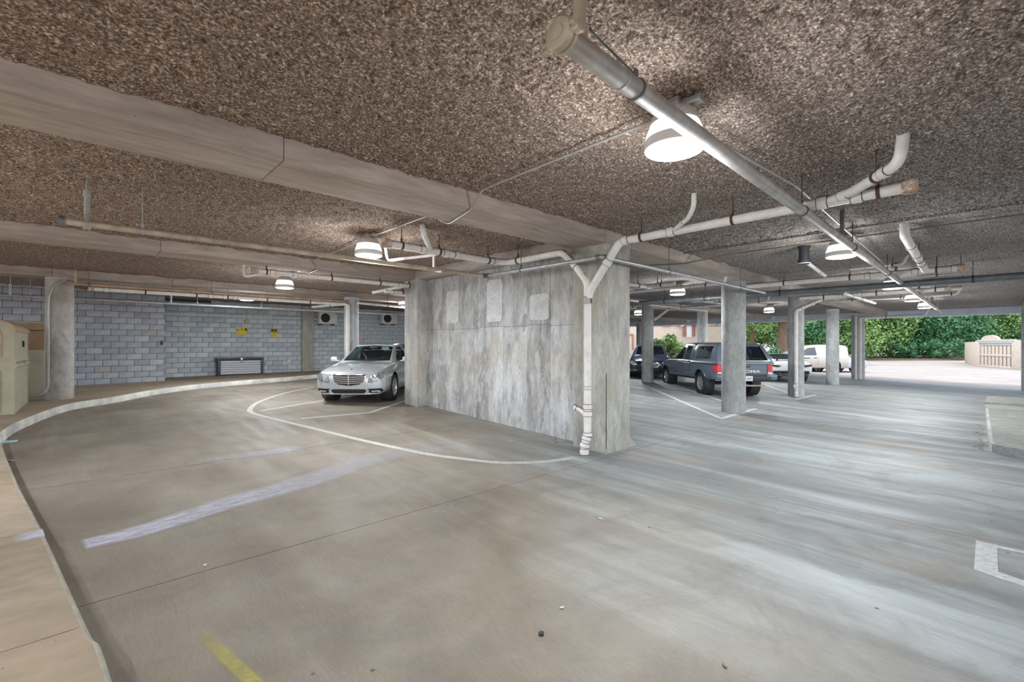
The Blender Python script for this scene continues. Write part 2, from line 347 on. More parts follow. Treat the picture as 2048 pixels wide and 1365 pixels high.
M_GAPSHADE = plain('dark_gap_shade', (.04, .035, .03), .9)
def leafmat(name, a, b, c):
    t = NT(name); oi = t.co()
    n = t.noise(oi, 1.3, 3); n2 = t.noise(oi, 14, 2)
    t.color(t.mix(.5, t.ramp(n, [(.3, a), (.5, b), (.72, c)]), t.ramp(n2, [(.3, a), (.7, c)]))); t.rough(.55)
    t.b.inputs['Transmission Weight'].default_value = 0
    return t.m
M_LEAF = leafmat('dark_leaves', (.02, .10, .05), (.05, .21, .09), (.16, .38, .14))
M_LEAF2 = leafmat('light_leaves', (.07, .20, .05), (.18, .37, .09), (.42, .54, .20))
M_BARK = plain('bark', (.20, .13, .085), .95, 0, .35, 8, bump=.5)
M_MULCH = plain('leaf_litter', (.17, .115, .075), .95, 0, .35, 9)
M_CYAN = plain('pale_blue_paper', (.35, .66, .72), .7)
M_STONE = plain('dark_stone', (.05, .05, .06), .8, 0, .3, 40, bump=.5)
M_DRYLEAF = plain('dry_leaf', (.28, .19, .11), .8, 0, .3, 10)
# ------------------------------------------------------------------ driveway, pavement
def grid_slab(a0, a1, b0, b1, step, dz, thick=0.0, zf=fz):
    na, nb = max(1, int(math.ceil((a1-a0)/step))), max(1, int(math.ceil((b1-b0)/step))); m = MB()
    vs = [(a0+(a1-a0)*i/na, b0+(b1-b0)*j/nb, 0) for i in range(na+1) for j in range(nb+1)]
    vs = [(x, y, zf(x, y)+dz) for x, y, _ in vs]; w = nb+1
    fs = [(i*w+j, (i+1)*w+j, (i+1)*w+j+1, i*w+j+1) for i in range(na) for j in range(nb)]
    if thick:
        rim = [i*w for i in range(na+1)] + [na*w+j for j in range(1, nb+1)] + [i*w+nb for i in range(na-1, -1, -1)] + [j for j in range(nb-1, 0, -1)]
        o = len(vs); vs += [(vs[k][0], vs[k][1], vs[k][2]-thick) for k in rim]; n = len(rim)
        fs += [(rim[k], o+k, o+(k+1) % n, rim[(k+1) % n]) for k in range(n)]
    return m.add(vs, fs)
floor = struct(grid_slab(-8.5, 31.4, -9.15, 24.2, 1.0, -.05).build('floor', M_JOINT))
AE = [-8.5, 6.1, 13.0, 19.5, 26.0, 31.4]; BE = [-9.15, 4.2, 7.53, 10.86, 14.2, 17.5, 20.85, 24.2]
for i in range(5):
    for j in range(len(BE)-1):
        grid_slab(AE[i]+.006, AE[i+1]-.006, BE[j]+.006, BE[j+1]-.006, .6, 0, .04).build('slab', M_FLOOR, floor, 60)

def strip(pts, w, mat, parent, name, dz=.004, thick=.004, step=.15, zf=fz, ends=None):
    P = [Vector((p[0], p[1])) for p in pts]; out = [P[0]]
    for p, q in zip(P, P[1:]):
        n = max(1, int((q-p).length/step)); out += [p.lerp(q, k/n) for k in range(1, n+1)]
    m = MB(); vs = []; k = len(out)
    for i, p in enumerate(out):
        d = (out[min(i+1, k-1)]-out[max(i-1, 0)]).normalized(); nn = Vector((-d.y, d.x))
        ww = w[0]+(w[1]-w[0])*i/(k-1) if isinstance(w, tuple) else w
        for s in (-.5, .5):
            q = p+nn*ww*s; vs.append((q.x, q.y, zf(q.x, q.y)+dz))
        for s in (-.5, .5):
            q = p+nn*ww*s; vs.append((q.x, q.y, zf(q.x, q.y)+dz-thick))
    fs = []
    for i in range(k-1):
        a, b = i*4, i*4+4; fs += [(a, b, b+1, a+1), (a, a+2, b+2, b), (a+1, b+1, b+3, a+3)]
    fs += [(0, 1, 3, 2), (k*4-4, k*4-2, k*4-1, k*4-3)]
    o = m.add(vs, fs).build(name, mat, parent, 30); uv = o.data.uv_layers.new(name='UVMap')
    for lp in o.data.loops: uv.data[lp.index].uv = ((lp.vertex_index//4)/(k-1), lp.vertex_index % 2)
    return o
def catmull(P, n=8):
    P = [Vector(p) for p in P]; out = []
    for i in range(len(P)-1):
        p0, p1, p2, p3 = P[max(i-1, 0)], P[i], P[i+1], P[min(i+2, len(P)-1)]
        for k in range(n):
            t = k/n; out.append(.5*((2*p1)+(p2-p0)*t+(2*p0-5*p1+4*p2-p3)*t*t+(3*p1-p0-3*p2+p3)*t**3))
    return out+[P[-1]]
def ufl(*px): return [uf(x, y).to_2d() for x, y in px]
# the curved outline of the painted island round the pier wall
strip(catmull(ufl((628, 775), (570, 787), (522, 803), (503, 815), (503, 826), (545, 838), (640, 861), (740, 885), (850, 908), (930, 919), (1000, 926), (1080, 925), (1150, 916))), .11, M_OLDPAINT, floor, 'painted_line')
strip(ufl((520, 823), (640, 803), (720, 790)), .10, M_OLDPAINT, floor, 'painted_line')
strip(ufl((600, 838), (740, 826), (832, 795)), .10, M_OLDPAINT, floor, 'painted_line')
strip(ufl((1208, 904), (1265, 890), (1246, 868)), .13, M_OLDPAINT, floor, 'painted_line')
for pl in ([(1277, 766), (1330, 789), (1443, 838), (1462, 832), (1480, 827)], [(1246, 769), (1277, 766)], [(1346, 770), (1445, 803)], [(1545, 790), (1600, 800)], [(1480, 827), (1512, 818)], [(1530, 770), (1580, 788)], [(1500, 786), (1590, 800), (1632, 790)]):
    strip(ufl(*pl), .10, M_PAINT, floor, 'painted_line')
# the square of a painted letter in the foreground at the right
strip(ufl((1973, 1087), (1972, 1146)), .135, M_PAINT, floor, 'painted_marking')
strip(ufl((1990, 1094), (2040, 1104), (2110, 1120)), .07, M_PAINT, floor, 'painted_marking', .005)
strip(ufl((1970, 1142), (2010, 1156), (2110, 1188)), .12, M_PAINT, floor, 'painted_marking', .005)
strip(catmull(ufl((165, 1092), (300, 1058), (450, 1010), (600, 968), (760, 915), (900, 890))), (.30, .75), M_SPRAYW, floor, 'faded_paint', .005)
strip(catmull(ufl((607, 895), (520, 908), (430, 920), (330, 940))), (.42, .25), M_SPRAYF, floor, 'faded_paint', .005)
strip(ufl((396, 1262), (440, 1305), (505, 1365), (560, 1420)), .095, M_SPRAYY, floor, 'faded_paint', .005)

WZ = .15
def fw_(a, b): return fz(a, b)+WZ
K0 = [(.62, -6.0), (.40, -1.0)] + [tuple(uf(x, y, WZ).to_2d()) for x, y in ((228, 1365), (175, 1250), (86, 1060), (36, 965), (4, 885), (12, 860), (60, 835), (140, 808), (235, 793), (330, 777), (430, 766), (560, 756), (640, 749))] + [(11.5, 21.0), (15.5, 21.0)]
NK = 12; kerb = [Vector(p) for p in catmull([Vector(p) for p in K0], NK)]
def kn(i): return i*NK
fullk = [Vector((p.x, p.y)) for p in kerb]
nrmk = []
for i in range(len(fullk)):
    d = (fullk[min(i+1, len(fullk)-1)]-fullk[max(i-1, 0)]).normalized(); nrmk.append(Vector((-d.y, d.x)))
pave = None
backs = [(-8.5, -6), (-8.5, -1.0), (-8.5, 2.2), (-8.5, 3.3), (-8.5, 5.0), (-8.5, 7.0), (-8.5, 10.2), (-8.5, 12.0), (-8.5, 16), (-8.5, 20.32), (-1.5, 20.32), (1.6, 20.32), (2.32, 22.28), (4.4, 22.28), (6.6, 22.28), (11.5, 22.28), (15.5, 22.28)]
pave = struct(MB().box((0, 0, 0), (.01, .01, .01)).build('floor_sidewalk', M_JOINT)); 
m = MB()
for q in range(len(K0)-1):
    i0, i1 = kn(q), kn(q+1); m_ = MB(); R = 8; vs = []
    gap = .006
    for i in range(i0, i1+1):
        u = (i-i0)/(i1-i0); kp = fullk[i]+nrmk[i]*.03; bp = Vector(backs[q]).lerp(Vector(backs[q+1]), u)
        du = (gap if i == i0 else (-gap if i == i1 else 0))
        kk = i + (1 if i == i0 else (-1 if i == i1 else 0)); tk = (fullk[kk]-fullk[i]).normalized() if du else Vector((0, 0))
        for r in range(R+1):
            p = kp.lerp(bp, r/R)+tk*abs(du); vs.append((p.x, p.y, fw_(p.x, p.y)))
    n = i1-i0+1; w = R+1
    fs = [(i*w+r, (i+1)*w+r, (i+1)*w+r+1, i*w+r+1) for i in range(n-1) for r in range(R)]
    rim = [i*w for i in range(n)]+[(n-1)*w+r for r in range(1, w)]+[i*w+R for i in range(n-2, -1, -1)]+[r for r in range(R-1, 0, -1)]
    o = len(vs); vs += [(vs[k][0], vs[k][1], vs[k][2]-.06) for k in rim]; c = len(rim)
    fs += [(rim[k], rim[(k+1) % c], o+(k+1) % c, o+k) for k in range(c)]
    m_.add(vs, fs).build('slab', M_WALK, pave, 60)
    # kerb stone of the same length, with a rounded nose
    kv = []
    prof = [(.05, WZ-.004), (.032, WZ-.001), (.028, WZ), (.012, WZ-.006), (.002, WZ-.02), (-.006, .0), (-.006, -.06)]
    for i in range(i0, i1+1):
        for s, z in prof:
            p = fullk[i]+nrmk[i]*s; kv.append((p.x, p.y, fz(p.x, p.y)+z))
    w = len(prof); kf = [(i*w+r, (i+1)*w+r, (i+1)*w+r+1, i*w+r+1) for i in range(n-1) for r in range(w-1)]
    MB().add(kv, kf).build('kerb_stone', M_WALKEDGE if q < 6 else M_KERB, pave, 50)
# bedding under the slabs so that their joints read dark
bed = []
for q in range(len(K0)-1): bed += [(fullk[kn(q)]+nrmk[kn(q)]*.16, Vector(backs[q]))]
bed += [(fullk[-1]+nrmk[-1]*.16, Vector(backs[-1]))]
bm_ = MB(); vs = []
for p, b in bed:
    for r in range(7):
        x = p.lerp(b, r/6); vs.append((x.x, x.y, fw_(x.x, x.y)-.045))
bm_.add(vs, [(i*7+r, (i+1)*7+r, (i+1)*7+r+1, i*7+r+1) for i in range(len(bed)-1) for r in range(6)])
pave.data = bm_.mesh('floor_sidewalk', M_JOINT)
p = [uf(22, 1080, WZ), uf(52, 1074, WZ), uf(88, 1066, WZ)]
strip([q.to_2d() for q in reversed(p)], .26, M_SPRAYW, pave, 'faded_paint', .003, .003, .1, fw_)

# raised kerbed island and ramp at the right
def patch(poly, zf, h, mat, name, parent=None, step=.4):
    P = [Vector(p) for p in poly]; n = len(P); m = MB(); x0, x1 = min(p.x for p in P), max(p.x for p in P); y0, y1 = min(p.y for p in P), max(p.y for p in P)
    vs2 = list(P)
    for i in range(1, int((x1-x0)/step)+1):
        for j in range(1, int((y1-y0)/step)+1):
            q = Vector((x0+i*step, y0+j*step))
            inside = False
            for k in range(n):
                a, b = P[k], P[(k+1) % n]
                if (a.y > q.y) != (b.y > q.y) and q.x < (b.x-a.x)*(q.y-a.y)/(b.y-a.y)+a.x: inside = not inside
            if inside: vs2.append(q)
    v, e, f, *_ = delaunay_2d_cdt(vs2, [], [list(range(n))], 1, 1e-5)
    o = len(v); vs = [(q.x, q.y, zf(q.x, q.y)+h) for q in v]+[(q.x, q.y, zf(q.x, q.y)-.05) for q in P]
    fs = [tuple(t) for t in f]+[(k, (k+1) % n, o+(k+1) % n, o+k) for k in range(n)]
    return m.add(vs, fs).build(name, mat, parent, 40)
isl = thing('kerbed_island', 'raised concrete island with pale and dark kerb at right edge of driveway', 'island')
c0 = uf(1983, 908).to_2d(); c1 = uf(1974, 828).to_2d()
d1 = (c1-c0).normalized(); rr = Vector((d1.y, -d1.x))
arc = [c0+d1*.55, c0+d1*.18+rr*.03, c0+rr*.16, c0+rr*.42-d1*.14, c0+rr*.9-d1*.3, c0+rr*5-d1*1.1]
poly = [c1]+arc+[c1+rr*5]
patch(poly, fz, .14, M_ISLE, 'slab', isl)
strip([c1, *arc[:2]], .05, M_KERB, isl, 'kerb_edge', .142, .14); strip(arc[1:], .05, M_DARKKERB, isl, 'kerb_edge', .142, .14)  # kerb is pale along the side, darker along the front
rp = thing('concrete_ramp', 'pale concrete ramp block beyond the kerbed island by the exit', 'ramp')
e0 = uf(1972, 822).to_2d(); e1 = uf(1969, 812).to_2d(); e2 = uf(1975, 793, .1).to_2d()
patch([e0, e0+rr*5, e1+rr*5, e1], fz, .05, M_ISLE, 'lower_step', rp)
patch([e1, e1+rr*5, e2+rr*5, e2], fz, .12, M_ISLE, 'upper_step', rp)

# open lot beyond the exit, and the ground round the building
def lz(a, b): return fz(31.4, b)-.02 if a < 31.5 else fz(31.4, min(max(b, -3.5), 16))-.02
def lotz(a, b):
    t = max(0.0, min(1.0, (a-31.4)/7.0)); return (1-t)*(fz(31.4, b)-.004)+t*-.42
LM = grid_slab(31.41, 44, -40, 45, 1.2, 0, 0, lotz); LM2 = grid_slab(44, 150, -80, 90, 8, 0, 0, lotz)
LM.add(LM2.v, LM2.f); lot = struct(LM.build('floor_lot', M_LOT))
struct(MB().add([(-60, -80, -.6), (31.4, -80, -.7), (31.4, -9.15, -.6), (-60, -9.15, -.6)], [(0, 1, 2, 3)]).add([(-60, -9.15, -.6), (-8.5, -9.15, -.6), (-8.5, 40, -.6), (-60, 40, -.6)], [(0, 1, 2, 3)]).build('floor_yard', M_LOT))
# ------------------------------------------------------------------ ceiling, beams, columns
CZ = 3.27; SO = 3.05
ceiling = struct(MB().box((13.2, 8.9, CZ+.28), (36.4, 30.6, .5)).build('ceiling', M_BEAM))
def blur(g, k):
    for ax in (0, 1):
        g = sum(np.roll(g, s, ax) for s in range(-k, k+1))/(2*k+1)
    return g
def coat(a0, a1, b0, b1, step, amp=.022):
    na, nb = int((a1-a0)/step), int((b1-b0)/step)
    h = np.zeros((na+1, nb+1))
    for k, w in ((1, 1.0), (2, 1.0), (5, .9)):
        if step*k > .3: continue
        g = blur(rng.standard_normal(h.shape), k); h += w*g/g.std()
    h = h/max(h.std(), 1e-6)*amp*.5
    h[0, :] = -.03; h[-1, :] = -.03; h[:, 0] = h[:, 0]-.0; 
    A, B = np.meshgrid(np.linspace(a0, a1, na+1), np.linspace(b0, b1, nb+1), indexing='ij')
    A = A + rng.uniform(-.3, .3, A.shape)*step; B = B + rng.uniform(-.3, .3, B.shape)*step
    A[0, :] = a0; A[-1, :] = a1; B[:, 0] = b0; B[:, -1] = b1
    V = np.stack([A, B, CZ-.005-amp+h], -1).reshape(-1, 3).astype(np.float32); w = nb+1
    i, j = np.meshgrid(np.arange(na), np.arange(nb), indexing='ij'); q = (i*w+j).ravel()
    F = np.stack([q, q+1, q+w+1, q+w], -1).astype(np.int32)
    me = bpy.data.meshes.new('spray_coating'); me.vertices.add(len(V)); me.vertices.foreach_set('co', V.ravel())
    me.loops.add(F.size); me.loops.foreach_set('vertex_index', F.ravel()); me.polygons.add(len(F))
    me.polygons.foreach_set('loop_start', np.arange(0, F.size, 4, dtype=np.int32))
    me.materials.append(M_SPRAY); me.update(calc_edges=True); me.validate()
    return link('spray_coating', me, ceiling)
coat(-2.6, 8.6, -.46, 4.32, .016, .017); coat(8.6, 31.3, -.46, 4.32, .07); coat(-4.9, -2.6, -.46, 4.32, .12)
coat(-2.4, 7.6, 4.97, 9.92, .028); coat(7.6, 31.3, 4.97, 9.92, .07); coat(-4.9, -2.4, 4.97, 9.92, .12)
coat(-3.0, 8.0, 10.47, 15.34, .05); coat(8.0, 31.3, 10.47, 15.34, .08)
coat(-3.0, 31.3, 15.98, 22.4, .09); coat(-4.9, 31.3, -6.3, -1.14, .12)
def beam(b0, b1, label, a0=-8.4, a1=31.4, segs=()):
    t_ = thing('ceiling_beam', label, 'beam', ((a0+a1)/2, (b0+b1)/2, SO))
    cuts = [a0, *segs, a1]
    for p, q in zip(cuts, cuts[1:]):
        MB().box((0, 0, 0), (q-p-.003, b1-b0, .34), bev=.012).build('segment', M_BEAM, t_, 30, ((p+q)/2-(a0+a1)/2, 0, .17))
    return t_
beam(4.30, 4.99, 'nearest long concrete ceiling beam ending over the pier wall and round columns', -4.9, 31.4, (1.32, 6.05, 6.78, 13.5, 20, 26))
beam(9.90, 10.52, 'second concrete ceiling beam meeting the far end of the pier wall', -4.9, 31.4, (1.06, 6.05, 13.5, 20, 26))
beam(15.32, 16.0, 'third concrete ceiling beam on top of the dirty round column', -4.9, 31.4, (-.4, 1.9, 6.8, 13.5, 20, 26))
beam(-1.16, -.46, 'pale ceiling beam at the right edge over the exit column', -4.9, 31.4, (6, 13.5, 20, 26))
xb = thing('cross_beam', 'short concrete beam running along the top of the pier wall', 'beam', (6.4, 7.45, SO))
MB().box((0, 0, .17), (.72, 4.9, .335), bev=.01).build('segment', M_BEAM2, xb, 30)
pb = thing('edge_beam', 'blue grey edge beam across the open exit', 'beam', (31.75, 7.5, 2.98))
MB().box((0, 0, .35), (.5, 34.0, .9), bev=.01).build('segment', M_PERIM, pb, 30)
for bb in (-.8, 4.65, 10.2, 15.65): MB().box((-.45, bb-7.5, .32), (.5, .72, .5), bev=.01).build('bracket', M_PERIM, pb, 30)

def foot(p, r):
    d = (p-CAM).to_2d().normalized()*r; return p.x+d.x, p.y+d.y
def column(a, b, r, label, mat, z0=None, top=SO):
    z0 = (fz(a, b) if z0 is None else z0)-.02
    o = MB().lathe([(r-.01, z0), (r, z0+.02), (r, top-.06), (r-.004, top-.05), (r, top-.04), (r, top+.01)], 40, cap=True).build('round_column', mat, None, 30)
    o.location = (a, b, 0); return tag(o, label, 'column', 'round concrete columns', 'thing')
pL = uf(105, 800, WZ); dL = (pL-CAM).dot(FWD)
column(pL.x+.12, pL.y+.15, 29*dL/FPX*.745, 'dirty round column on the sidewalk beside the plastic shed', M_COLW, fw_(pL.x, pL.y))
p = uz(703, 596, SO); column(p.x, p.y, .235, 'round column with white downpipe behind the silver sedan', M_COLM)
p = uf(1467, 828); column(*foot(p, .285), .285, 'thick round column standing in front of the dark pickup tailgate', M_COLM)
p = uf(1592, 794); column(*foot(p, .24), .24, 'round column with cleanout pipe between pickup and white coupe', M_COLM)
p = uf(1665, 770); column(*foot(p, .25), .25, 'plain round column in front of the pale parked vehicle outside', M_COLM)
p = uf(1295, 765); column(*foot(p, .235), .235, 'round column standing in front of the dark blue sedan', M_COLM)
p = uz(1405, 622, SO); column(p.x, p.y, .235, 'distant round column rising behind the roof of the pickup', M_COLM)
p = uf(1716, 758); column(31.0, 31.0*p.y/p.x, .30, 'pale exit column carrying two thin vertical pipes', M_COLM, None, SO)
column(31.1, -.72, .30, 'pale exit column at the right edge beside the gated enclosure', M_COLM, None, SO)
column(31.0, 19.0, .22, 'slim pale column at the far left of the opening behind the sedan', M_COLM, None, SO)

# ------------------------------------------------------------------ pier wall
wall = struct(MB().box((6.44, 7.45, 1.4), (.10, 4.92, 3.42)).build('wall_pier', M_JOINT))
def bof(x, y=700): return ua(x, y, 6.38).y
cutsb = [9.90, bof(893), bof(919), bof(955), bof(977), bof(1007.5), bof(1056), bof(1101), bof(1155.5), 5.0]
ZM = ua(1050, 651, 6.38).z
for i in range(len(cutsb)-1):
    b1, b0 = cutsb[i], cutsb[i+1]
    sp = ZM+random.uniform(-.03, .03)
    for z0, z1 in ((-.35, sp), (sp, SO+.0)):
        dx = random.uniform(0, .006)
        MB().box((6.40-dx, (b0+b1)/2, (z0+z1)/2), (.05, b1-b0-.005, z1-z0-.004), bev=.004).build('panel', M_PANEL, wall, 30)
for xa, xb_, ya, yb in ((893, 918, 582, 648), (974, 1006, 558, 645), (1060, 1099, 588, 641)):
    bA, bB = bof(xb_), bof(xa); zA, zB = ua((xa+xb_)/2, yb, 6.38).z, ua((xa+xb_)/2, ya, 6.38).z; poly = []
    for k in range(40):
        u = 2*math.pi*k/40; cx, sx = math.cos(u), math.sin(u)
        px = (bA+bB)/2+(bB-bA)/2*math.copysign(abs(cx)**.25, cx)*random.uniform(.95, 1.0); pz = (zA+zB)/2+(zB-zA)/2*math.copysign(abs(sx)**.25, sx)*random.uniform(.96, 1.0)
        poly.append((px, pz))
    M = Matrix(((0, 0, 1), (1, 0, 0), (0, 1, 0)))
    MB().prism(poly, 6.366, 6.372, M).build('mortar_patch', M_PATCH, wall, 30)
for nm, b0, b1 in (('near', 4.32, 5.0), ('far', 9.9, 10.5)):
    MB().box((6.10+.33, (b0+b1)/2, 1.3), (.66, b1-b0, 3.62), bev=.012).build('pier', M_PIER, wall, 30)
MB().box((6.68, 7.45, 1.4), (.16, 4.9, 3.42)).build('rear_face', M_PIER, wall, 0)
MB().tube([(6.094, 4.325, -.2), (6.094, 4.325, 1.0)], .006, 6).build('crack', M_JOINT, wall)

# ------------------------------------------------------------------ block walls
def block_mesh(w, h, d, mat):
    return MB().box((0, 0, 0), (w, d, h), bev=.006).mesh('block', mat, 30)
def block_wall(name, a0, a1, bface, z0, nc, mat, limit=290, start=0):
    W, Hc, G = .405, .2032, .013
    base = struct(MB().box(((a0+a1)/2, bface+.12, z0+nc*Hc/2), (a1-a0, .2, nc*Hc)).build(name, M_MORTAR))
    full = block_mesh(W-G, Hc-G, .06, mat); items = []
    for c in range(nc):
        x = a0-(W/2 if c % 2 else 0)
        while x < a1-.02:
            l, r = max(x, a0), min(x+W, a1)
            if r-l > .03: items.append(((l+r)/2, z0+(c+.5)*Hc, r-l))
            x += W
    items.sort(key=lambda q: abs(q[0])+abs(q[1]-1.6)*.6)
    cache = {}
    for k, (x, z, w) in enumerate(items[:limit]):
        me = full if abs(w-W) < .001 else cache.setdefault(round(w, 3), block_mesh(w-G, Hc-G, .06, mat))
        link('block', me, base, (x, bface+.03-random.uniform(0, .004), z))
    if len(items) > limit:
        m = MB()
        for x, z, w in items[limit:]: m.box((x, bface+.03, z), (w-G, .06, Hc-G), bev=0)
        tag(m.build('blocks', mat, base, 0), kind='stuff')
    return base
bw = block_wall('wall_back', -3.2, 2.3, 20.34, .13, 16, M_CMU)
struct(MB().box((-5.85, 20.46, 1.6), (5.3, .2, 3.3)).build('wall_back_left', M_CMU, None, 0))
struct(MB().box((2.2, 21.4, 1.6), (.2, 1.9, 3.3)).build('wall_return', M_CMU, None, 0))
bw2 = block_wall('wall_recess', 2.32, 14.2, 22.28, .13, 16, M_CMU2, 298)
struct(MB().box((22.9, 22.4, 1.5), (17.3, .2, 3.6)).build('wall_recess_right', M_CMU2, None, 0))
for xa, xb_ in ((605, 627), (824, 836)):
    p, q = ub(xa, 740, 22.12), ub(xb_, 740, 22.12)
    MB().box(((p.x+q.x)/2, 22.22, 1.65), (q.x-p.x, .2, 3.2), bev=.01).build('pilaster', M_PIER, bw2, 30)
# ------------------------------------------------------------------ pipes
def px_of(p):
    d = Vector(p)-CAM; z = d.dot(FWD); return 1024+FPX*d.dot(RGT)/z
def at_x(P, x):
    P = [Vector(p) for p in P]
    for p, q in zip(P, P[1:]):
        a, b = px_of(p), px_of(q)
        if min(a, b)-1 <= x <= max(a, b)+1:
            lo, hi = 0.0, 1.0
            for _ in range(40):
                mid = (lo+hi)/2
                if (px_of(p.lerp(q, mid)) < x) == (a < b): lo = mid
                else: hi = mid
            return p.lerp(q, lo), (q-p).normalized()
    e = min(((abs(px_of(p)-x), i) for i, p in enumerate(P)))[1]
    return P[e], (P[min(e+1, len(P)-1)]-P[max(e-1, 0)]).normalized()
def ring(c, d, r, L, mat, parent, name='coupling', k=1.16):
    M = rot_to(d); m = MB().lathe([(r*.98, -L/2), (r*k, -L/2), (r*k, L/2), (r*.98, L/2)], 18, c, M)
    if mat is M_PVC and L > .03:
        for s in (-1, 1): m.lathe([(r*.98, s*(L/2+.007)), (r*(1+(k-1)*.75), s*(L/2+.007)), (r*(1+(k-1)*.75), s*L/2)], 18, c, M, 1)
    m.build(name, [mat, M_PRIMER] if mat is M_PVC and L > .03 else mat, parent, 30)
def hanger(c, d, r, mat, parent, top=None, tilt=(0, 0), ringw=.016):
    c = Vector(c); M = rot_to(d); top = CZ-.02 if top is None else top
    m = MB().lathe([(r*1.0, -ringw), (r*1.14, -ringw), (r*1.14, ringw), (r*1.0, ringw)], 18, c, M)
    z = c.z+r*1.1
    m.box((c.x, c.y, z+.025), (.03, .012, .06)); m.tube([(c.x, c.y, z+.02), (c.x+tilt[0], c.y+tilt[1], top)], .0065, 6)
    m.build('hanger', mat, parent, 40)
def pipe(name, label, mat, r, pts, cat='pipe', bend=.12, couplings=(), hangers=(), hmat=None, cmat=None, group=None, cap=(False, False), n=14, htop=None, L=.09):
    pts = [Vector(p) for p in pts]
    t_ = thing(name, label, cat, group=group)
    MB().tube(fillet(pts, bend) if len(pts) > 2 else pts, r, n).build('pipe', mat, t_, 50)
    for x in couplings:
        c, d = at_x(pts, x); ring(c, d, r, L, cmat or mat, t_)
    for x in hangers:
        c, d = at_x(pts, x); hanger(c, d, r, hmat or M_RUST, t_, htop)
    for k, e in enumerate(cap):
        if e:
            c = pts[0] if k == 0 else pts[-1]; d = (pts[1]-pts[0]) if k == 0 else (pts[-1]-pts[-2]); ring(c, d, r, .11, M_CAP if mat is M_PVC else mat, t_, 'end_cap', 1.2); MB().lathe([(0, 0), (r*1.1, 0), (r*1.1, .02), (0, .02)], 16, c-d.normalized()*(.055 if k == 0 else -.04), rot_to(d)).build('cap_plug', M_CAP if mat is M_PVC else mat, t_, 30)
    return t_
# 1 main sprinkler line over the driveway
Z1 = 2.87
sm = [uz(1118, 72, Z1), uz(1248.7, 170.2, Z1), uz(1504, 330.5, Z1), uz(1694, 483, Z1), uz(1775, 549, Z1), uz(1878, 625, Z1)]
s_ = sm[0].y; sm = [Vector((p.x, 1.40+(p.x-1.6)*.022, Z1)) for p in sm]
t_ = pipe('sprinkler_main', 'long grey sprinkler main crossing in front of the large lamp', M_OLDSTEEL, .054, sm, hangers=(1705, 1775), hmat=M_RUST)
for x in (1243, 1604, 1790): c, d = at_x(sm, x); ring(c, d, .054, .012, M_STEEL, t_, 'weld_ring', 1.05)
for x, tl in ((1272, (-.12, .22)), (1604, (0, 0))): c, d = at_x(sm, x); hanger(c, d, .054, M_DARKPIPE if x < 1300 else M_RUST, t_, None, tl, .008)
c = sm[0]; d = sm[1]-sm[0]; M = rot_to(d)
cp = MB().lathe([(.0, -.035), (.034, -.035), (.036, -.028), (.058, -.028), (.07, -.024), (.078, -.012), (.078, .004), (.068, .008), (.068, .014), (.078, .018), (.078, .034), (.066, .040), (.053, .040)], 28, c, M)
for s in (-1, 1):
    cp.box(c+M @ Vector((s*.088, 0, .008)), (.04, .05, .045), M=M, bev=.008); cp.tube([c+M @ Vector((s*.09, 0, -.035)), c+M @ Vector((s*.09, 0, .05))], .011, 8)
cp.build('grooved_end_cap', M_CREAM, t_, 35)
for x, dy in ((1166, .02), (1684, 0), (1792, 0), (1838, 0), (1864, 0), (1876, 0)):
    c, d = at_x(sm, x); r = .032 if x == 1166 else .026
    MB().tube([c+Vector((0, dy, 0)), c+Vector((0, dy, .13))], r*1.25, 12).tube([c+Vector((0, dy, .12)), c+Vector((0, dy, CZ-c.z))], r, 12).build('sprig', M_CREAM if x < 1200 else M_DARKPIPE, t_, 40)
# lamp feed conduit beside it
pipe('conduit', 'thin conduit running just above the long sprinkler main', M_COND, .012, [uz(1408, 268, 3.12), uz(1592, 372, 3.12), uz(1780, 538, 3.12)], couplings=(1554, 1660, 1700, 1750), cat='conduit', L=.06)

# 2 white drain pipes on the pier wall
A2 = 5.82; Z2 = 2.97
ry = ua(1175, 700, A2).y
def w2(x, y): return ua(x, y, A2)
wy = Vector((A2, ry, w2(1175, 583).z))
rel = w2(1240, 489); rel.z = Z2
pR = [Vector((A2, ry-.02, wy.z-.10)), Vector((A2, ry-.05, wy.z+.0)), Vector((A2, rel.y, Z2)), Vector((A2, uz(1818, 371, Z2).y, Z2))]
t_ = pipe('drain_pipe', 'white drain pipe running from the pier wall to a rusty end cap under the ceiling', M_PVC, .060, pR, bend=.10, couplings=(1215, 1252, 1343, 1645, 1714), hangers=(1283, 1466, 1757), cap=(False, True))
c, d = at_x(pR, 1652); g = [c, uz(1700, 384, 3.0), uz(1780, 336, 3.06)]
g = [Vector((c.x, c.y, Z2)), Vector((c.x+.25, c.y-.30, Z2+.03)), Vector((c.x+.62, c.y-.72, Z2+.06))]
q = uz(1812, 290, CZ-.05)
br = [g[0], uz(1700, 386, Z2+.01), uz(1800, 326, Z2+.04), uz(1811, 270, CZ)]
br[-1].x, br[-1].y = br[2].x+.02, br[2].y-.02
MB().tube(fillet(br, .22, 10), .047, 16).build('branch', M_PVC, t_, 50)
for x in (1688, 1770): c, d = at_x(br, x); ring(c, d, .047, .08, M_PVC, t_)
c, d = at_x(br, 1752); hanger(c, d, .047, M_RUST, t_)
c, d = at_x(pR, 1345); sb = [c, uz(1378, 435, Z2+.04), uz(1388, 412, 3.1)]; sb.append(Vector((sb[-1].x, sb[-1].y, CZ)))
MB().tube(fillet(sb, .07), .03, 14).build('branch', M_PVC, t_, 50); c, d = at_x(sb, 1365); ring(c, d, .03, .06, M_PVC, t_)
